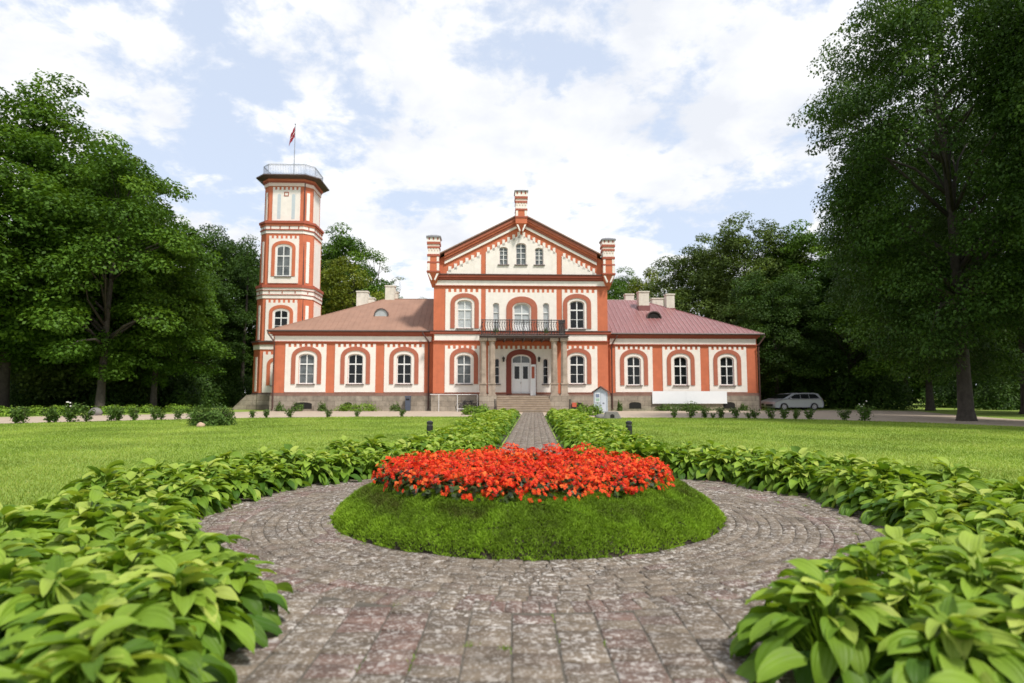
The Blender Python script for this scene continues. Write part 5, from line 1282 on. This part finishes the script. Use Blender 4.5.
# white banner on the right wing plinth
d = .7; bx0, bx1 = BU(652.4, d, 397), BU(727, d, 397); bz1, bz0 = BZ(391.2, d, 690), BZ(403.6, d, 690)
mb = MB(); nx = 40; m_ban = mat('white_banner_cloth', (.80, .82, .85), .6, .03, 3)
for i in range(nx):
    a_, b_ = i/nx, (i+1)/nx; f = lambda t, z: (bx0+(bx1-bx0)*t, .008*math.sin(t*7)*(1 if z < 1 else .3), bz0+(bz1-bz0)*z)
    mb.add([f(a_, 0), f(b_, 0), f(b_, 1), f(a_, 1)], [(0, 1, 2, 3)], m_ban)
o = mb.build('banner'); sm = o.modifiers.new('s', 'SOLIDIFY'); sm.thickness = .02
o.location = BO + RB @ Vector((0, d, 0)); o.rotation_euler = (0, 0, TH); tag(o, 'long plain white banner stretched below the right wing windows', 'banner')
# grey-blue bin and white handrail on the left
e = empty('litter_bin', Bw(BU(408, .4, 400), .4, 0), TH, 'tall slate blue bin against the left wing plinth', 'bin')
m_bin = mat('slate_blue_metal', (.07, .085, .12), .5, .15, 5); mb = MB(); mb.box(m_bin, -.22, .22, -.2, .2, .04, 1.15); mb.build('body', e, bevel=.02)
mb = MB(); mb.box(m_bin, -.25, .25, -.23, .23, 1.16, 1.28); mb.build('lid', e, bevel=.02); mb = MB(); mb.box(m_dark, -.15, .15, -.206, -.2, .9, 1.05); mb.build('slot', e)
d = -1.35; hr = empty('handrail', Bw(BU(468, d, 400), d, 0), TH, 'white tubular rail frame in front of the plinth left of the porch', 'handrail'); hx = BU(468, d, 400); m_hw = mat('white_tube_paint', (.72, .72, .72), .5, .05, 5)
A_ = [BU(p, d, 400)-hx for p in (430, 438.8, 457.4, 477.4)]; zt = BZ(394.6, d, 468); zb = .22
mb = MB(); mb.tube(m_hw, [(A_[0], 0, zt), (A_[3], 0, zt)], .026, 8); mb.tube(m_hw, [(A_[2], 0, zb), (A_[3], 0, zb)], .026, 8); mb.build('rail', hr)
for a_ in A_[1:]: mb = MB(); mb.tube(m_hw, [(a_, 0, 0), (a_, 0, zt)], .026, 8); mb.build('post', hr)
def bicycle(loc, rz, label):
    e = empty('bicycle', loc, rz, label, 'bicycle', None)
    for x in (-.52, .52):
        mb = MB(); ring_ = [(x+.33*math.cos(t), 0, .34+.33*math.sin(t)) for t in [2*math.pi*k/20 for k in range(21)]]; mb.tube(m_blk, ring_, .03, 6)
        for k in range(10): t = 2*math.pi*k/10; mb.tube(m_rail, [(x, 0, .34), (x+.32*math.cos(t), 0, .34+.32*math.sin(t))], .004, 4)
        mb.build('wheel', e)
    mb = MB()
    for p, q in (((-.52, .34), (-.12, .32)), ((-.12, .32), (-.22, .80)), ((-.22, .78), (.36, .82)), ((-.12, .32), (.38, .76)), ((-.52, .34), (-.2, .74)), ((.52, .34), (.35, .92)), ): mb.tube(m_blk, [(p[0], 0, p[1]), (q[0], 0, q[1])], .028, 6)
    mb.build('frame', e)
    mb = MB(); mb.tube(m_blk, [(.30, -.27, .98), (.36, -.1, 1.0), (.36, .1, 1.0), (.30, .27, .98)], .014, 6); mb.build('handlebar', e)
    mb = MB(); mb.frust(m_blk, -.36, -.08, -.08, .08, .82, -.34, -.1, -.06, .06, .88); mb.build('saddle', e)
bicycle(Bw(BU(466, -.8, 400), -.8, 0), TH, 'dark bicycle parked behind the white rail frame, nearer the viewer'); bicycle(Bw(BU(469.5, -.5, 400), -.5, 0), TH+math.pi, 'dark bicycle parked behind the white rail frame, nearer the wall')
# potted plants on the balcony and the dark box
for px in (496, 546):
    p = Bw(BU(px, -1.5, 330), -1.5, zs0+.225); e = empty('potted_plant', p, 0, 'green potted plant on the balcony at the '+('left' if px < 520 else 'right')+' narrow window', 'potted plant')
    mb = MB(); mb.tube(mat('terracotta_pot', (.35, .14, .08), .8), [(0, 0, 0), (0, 0, .3)], [.11, .16], 12); mb.build('pot', e)
    f = link('foliage', shrub_mesh(int(px), .24, .24, .42, 260, (.06, .1), m_shr), e); f.location = (0, 0, .26)
p = Bw(BU(561.4, -1.9, 330), -1.9, zs0+.225); mb = MB(); mb.box(m_metal, -.2, .2, -.2, .2, 0, 1.15); mb.box(m_metal, -.24, .24, -.24, .24, 1.152, 1.22); mb.box(m_ledge, -.15, .15, -.206, -.2, .15, .95)
o = mb.build('dark_cabinet', bevel=.01); o.location = p; tag(o, 'dark upright cabinet at the right end of the balcony', 'cabinet')

# ------------------------------------------------------------ cars
m_car = mat('silver_car_paint', (.42, .44, .46), .38, .03, 3, metal=.4, coat=.4); m_cargl = mat('tinted_car_glass', (.012, .014, .016), .05, spec=.8)
m_tyre = mat('tyre_rubber', (.02, .02, .02), .85); m_rim = mat('alloy_rim', (.38, .38, .39), .35, .1, 8, metal=.7); m_lamp = mat('headlamp_glass', (.55, .57, .60), .15); m_tail = mat('tail_lamp', (.25, .02, .02), .3)
def car(loc, rz, label, L_=4.5, Hh=1.52, Wd=1.80, van=True):
    e = empty('parked_car', loc, rz, label, 'car'); hl = L_/2
    # side profile, front at -x
    prof = [(-hl, .32), (-hl-.02, .55), (-hl+.06, .72), (-hl+.35, .86), (-hl+.85, .99), (hl-.12, 1.02), (hl, .80), (hl+.02, .45), (hl-.06, .26)]
    def loft(mb, m_, secs_):   # secs_: list of (y, profile) with equal counts
        n = len(secs_[0][1]); vs = [(x, y, z) for y, pr in secs_ for x, z in pr]; fs = []
        for j in range(len(secs_)-1):
            for i in range(n): fs.append((j*n+i, j*n+(i+1) % n, (j+1)*n+(i+1) % n, (j+1)*n+i))
        fs += [tuple(range(n)), tuple(range((len(secs_)-1)*n, len(secs_)*n))]; mb.add(vs, fs, m_)
    def sc(pr, kx, dz=0): return [(x*kx, z+(dz if z > .6 else 0)) for x, z in pr]
    # wheel arches are cut into the lower line
    def arched(pr):
        b = []; 
        for cx in (hl-.85, -hl+.85):
            b += [(cx+.38*math.cos(t), .27+max(0, .40*math.sin(t))) for t in [math.pi*k/8 for k in range(9)]]
        return pr[:1][:0]+pr+b+[(-hl+.05, .24)]
    P0 = arched(prof); W2 = Wd/2
    mb = MB(); loft(mb, m_car, [(-W2+.10, sc(P0, .985, -.05)), (-W2, P0), (-W2+.001, P0), (W2-.001, P0), (W2, P0), (W2-.10, sc(P0, .985, -.05))][0:1]+[(-W2, P0), (W2, P0)]+[(W2-.10+.1001, P0)])
    mb.build('body', e, bevel=.03)
    # greenhouse
    zr = Hh; bl = [(-hl+1.02, .99), (hl-.10, 1.0)]; gf = (-hl+1.95, zr-.05); gr = (hl-.45, zr-.03)
    mb = MB(); yb, yt = W2-.03, W2-.20
    B4 = [(-hl+.78, .985), (-hl+1.80, zr-.06), (-hl+2.2, zr), (hl-.65, zr), (hl-.34, zr-.06), (hl-.06, .99)]
    yy_ = [yb, yt, yt-.03, yt-.03, yt, yb]; n = len(B4)
    vs = [(x, -y, z) for (x, z), y in zip(B4, yy_)]+[(x, y, z) for (x, z), y in zip(B4, yy_)]
    mb.add(vs, [tuple(range(n)), tuple(range(2*n-1, n-1, -1))]+[(i, i+n, (i+1) % n+n, (i+1) % n) for i in range(n)], m_car); mb.build('roof', e, bevel=.02)
    # glass panes slightly proud, following the slanted side
    def sy(z): return yb+(yt-yb)*(z-.985)/(zr-.06-.985)
    for s in (-1, 1):
        for poly in ([(-hl+1.22, 1.03), (-hl+1.92, zr-.14), (-hl+2.42, zr-.09), (-hl+2.42, 1.03)], [(-hl+2.46, 1.03), (-hl+2.46, zr-.09), (hl-1.28, zr-.09), (hl-1.28, 1.03)], [(hl-1.24, 1.03), (hl-1.24, zr-.09), (hl-.62, zr-.11), (hl-.30, 1.06)]):
            mb = MB(); mb.add([(x, s*(sy(z)+.008), z) for x, z in poly]+[(x, s*(sy(z)-.01), z) for x, z in poly], [tuple(range(len(poly))), tuple(range(2*len(poly)-1, len(poly)-1, -1))]+[(i, i+len(poly), (i+1) % len(poly)+len(poly), (i+1) % len(poly)) for i in range(len(poly))], m_cargl); mb.build('side_window', e)
    a_, b_ = Vector(B4[0]), Vector(B4[1]); nv = Vector((-(b_-a_).y, (b_-a_).x)).normalized()*.01
    p0, p1 = a_.lerp(b_, .08)+nv, a_.lerp(b_, .93)+nv
    mb = MB(); mb.add([(p0.x, -yb+.08, p0.y), (p0.x, yb-.08, p0.y), (p1.x, yt-.05, p1.y), (p1.x, -yt+.05, p1.y)], [(0, 1, 2, 3)], m_cargl); mb.build('windscreen', e)
    a_, b_ = Vector(B4[4]), Vector(B4[5]); nv = Vector((-(b_-a_).y, (b_-a_).x)).normalized()*.012; p0, p1 = a_.lerp(b_, .1)+nv, a_.lerp(b_, .8)+nv
    mb = MB(); mb.add([(p0.x, -yt+.08, p0.y), (p0.x, yt-.08, p0.y), (p1.x, yb-.12, p1.y), (p1.x, -yb+.12, p1.y)], [(0, 1, 2, 3)], m_cargl); mb.build('rear_window', e)
    for cx in (-hl+.85, hl-.85):
        for s in (-1, 1):
            mb = MB(); mb.tube(m_tyre, [(cx, s*(W2-.22), .32), (cx, s*(W2-.01), .32)], .32, 24); wh = mb.build('wheel', e, bevel=.02)
            mb = MB(); mb.tube(m_rim, [(cx, s*(W2-.02), .32), (cx, s*(W2+.004), .32)], .21, 20)
            for k in range(5): t = k*2*math.pi/5; mb.tube(m_dark, [(cx+.14*math.cos(t), s*(W2+.0), .32+.14*math.sin(t)), (cx+.14*math.cos(t), s*(W2+.008), .32+.14*math.sin(t))], .035, 6)
            mb.build('rim', wh)
    for s in (-1, 1):
        mb = MB(); mb.frust(m_lamp, -hl+.0, -hl+.42, s*(W2-.36)-.14, s*(W2-.36)+.22*1, .60, -hl+.12, -hl+.50, s*(W2-.36)-.12, s*(W2-.36)+.2, .78); mb.build('headlight', e)
        mb = MB(); mb.box(m_tail, hl-.10, hl+.025, s*(W2-.18)-.08, s*(W2-.18)+.08, .72, 1.02); mb.build('tail_light', e)
        mb = MB(); mb.sphere(m_car, (-hl+1.42, s*(W2+.10), 1.05), (.07, .11, .07), 8, 6); mb.build('wing_mirror', e)
        for x in (-hl+2.46, hl-1.24):
            pass
    mb = MB(); mb.box(m_blk, -hl-.035, -hl+.02, -.55, .55, .36, .56); mb.build('grille', e)
    return e
car((tx(793.6, 54.3), 54.6, 0.006), R_(7), 'silver estate car with dark windows parked at the end of the right wing, fully visible')
car((tx(786.5, 58), 58.4, 0.006), R_(9), 'second pale car mostly hidden behind the silver estate car', L_=4.3, Hh=1.5)
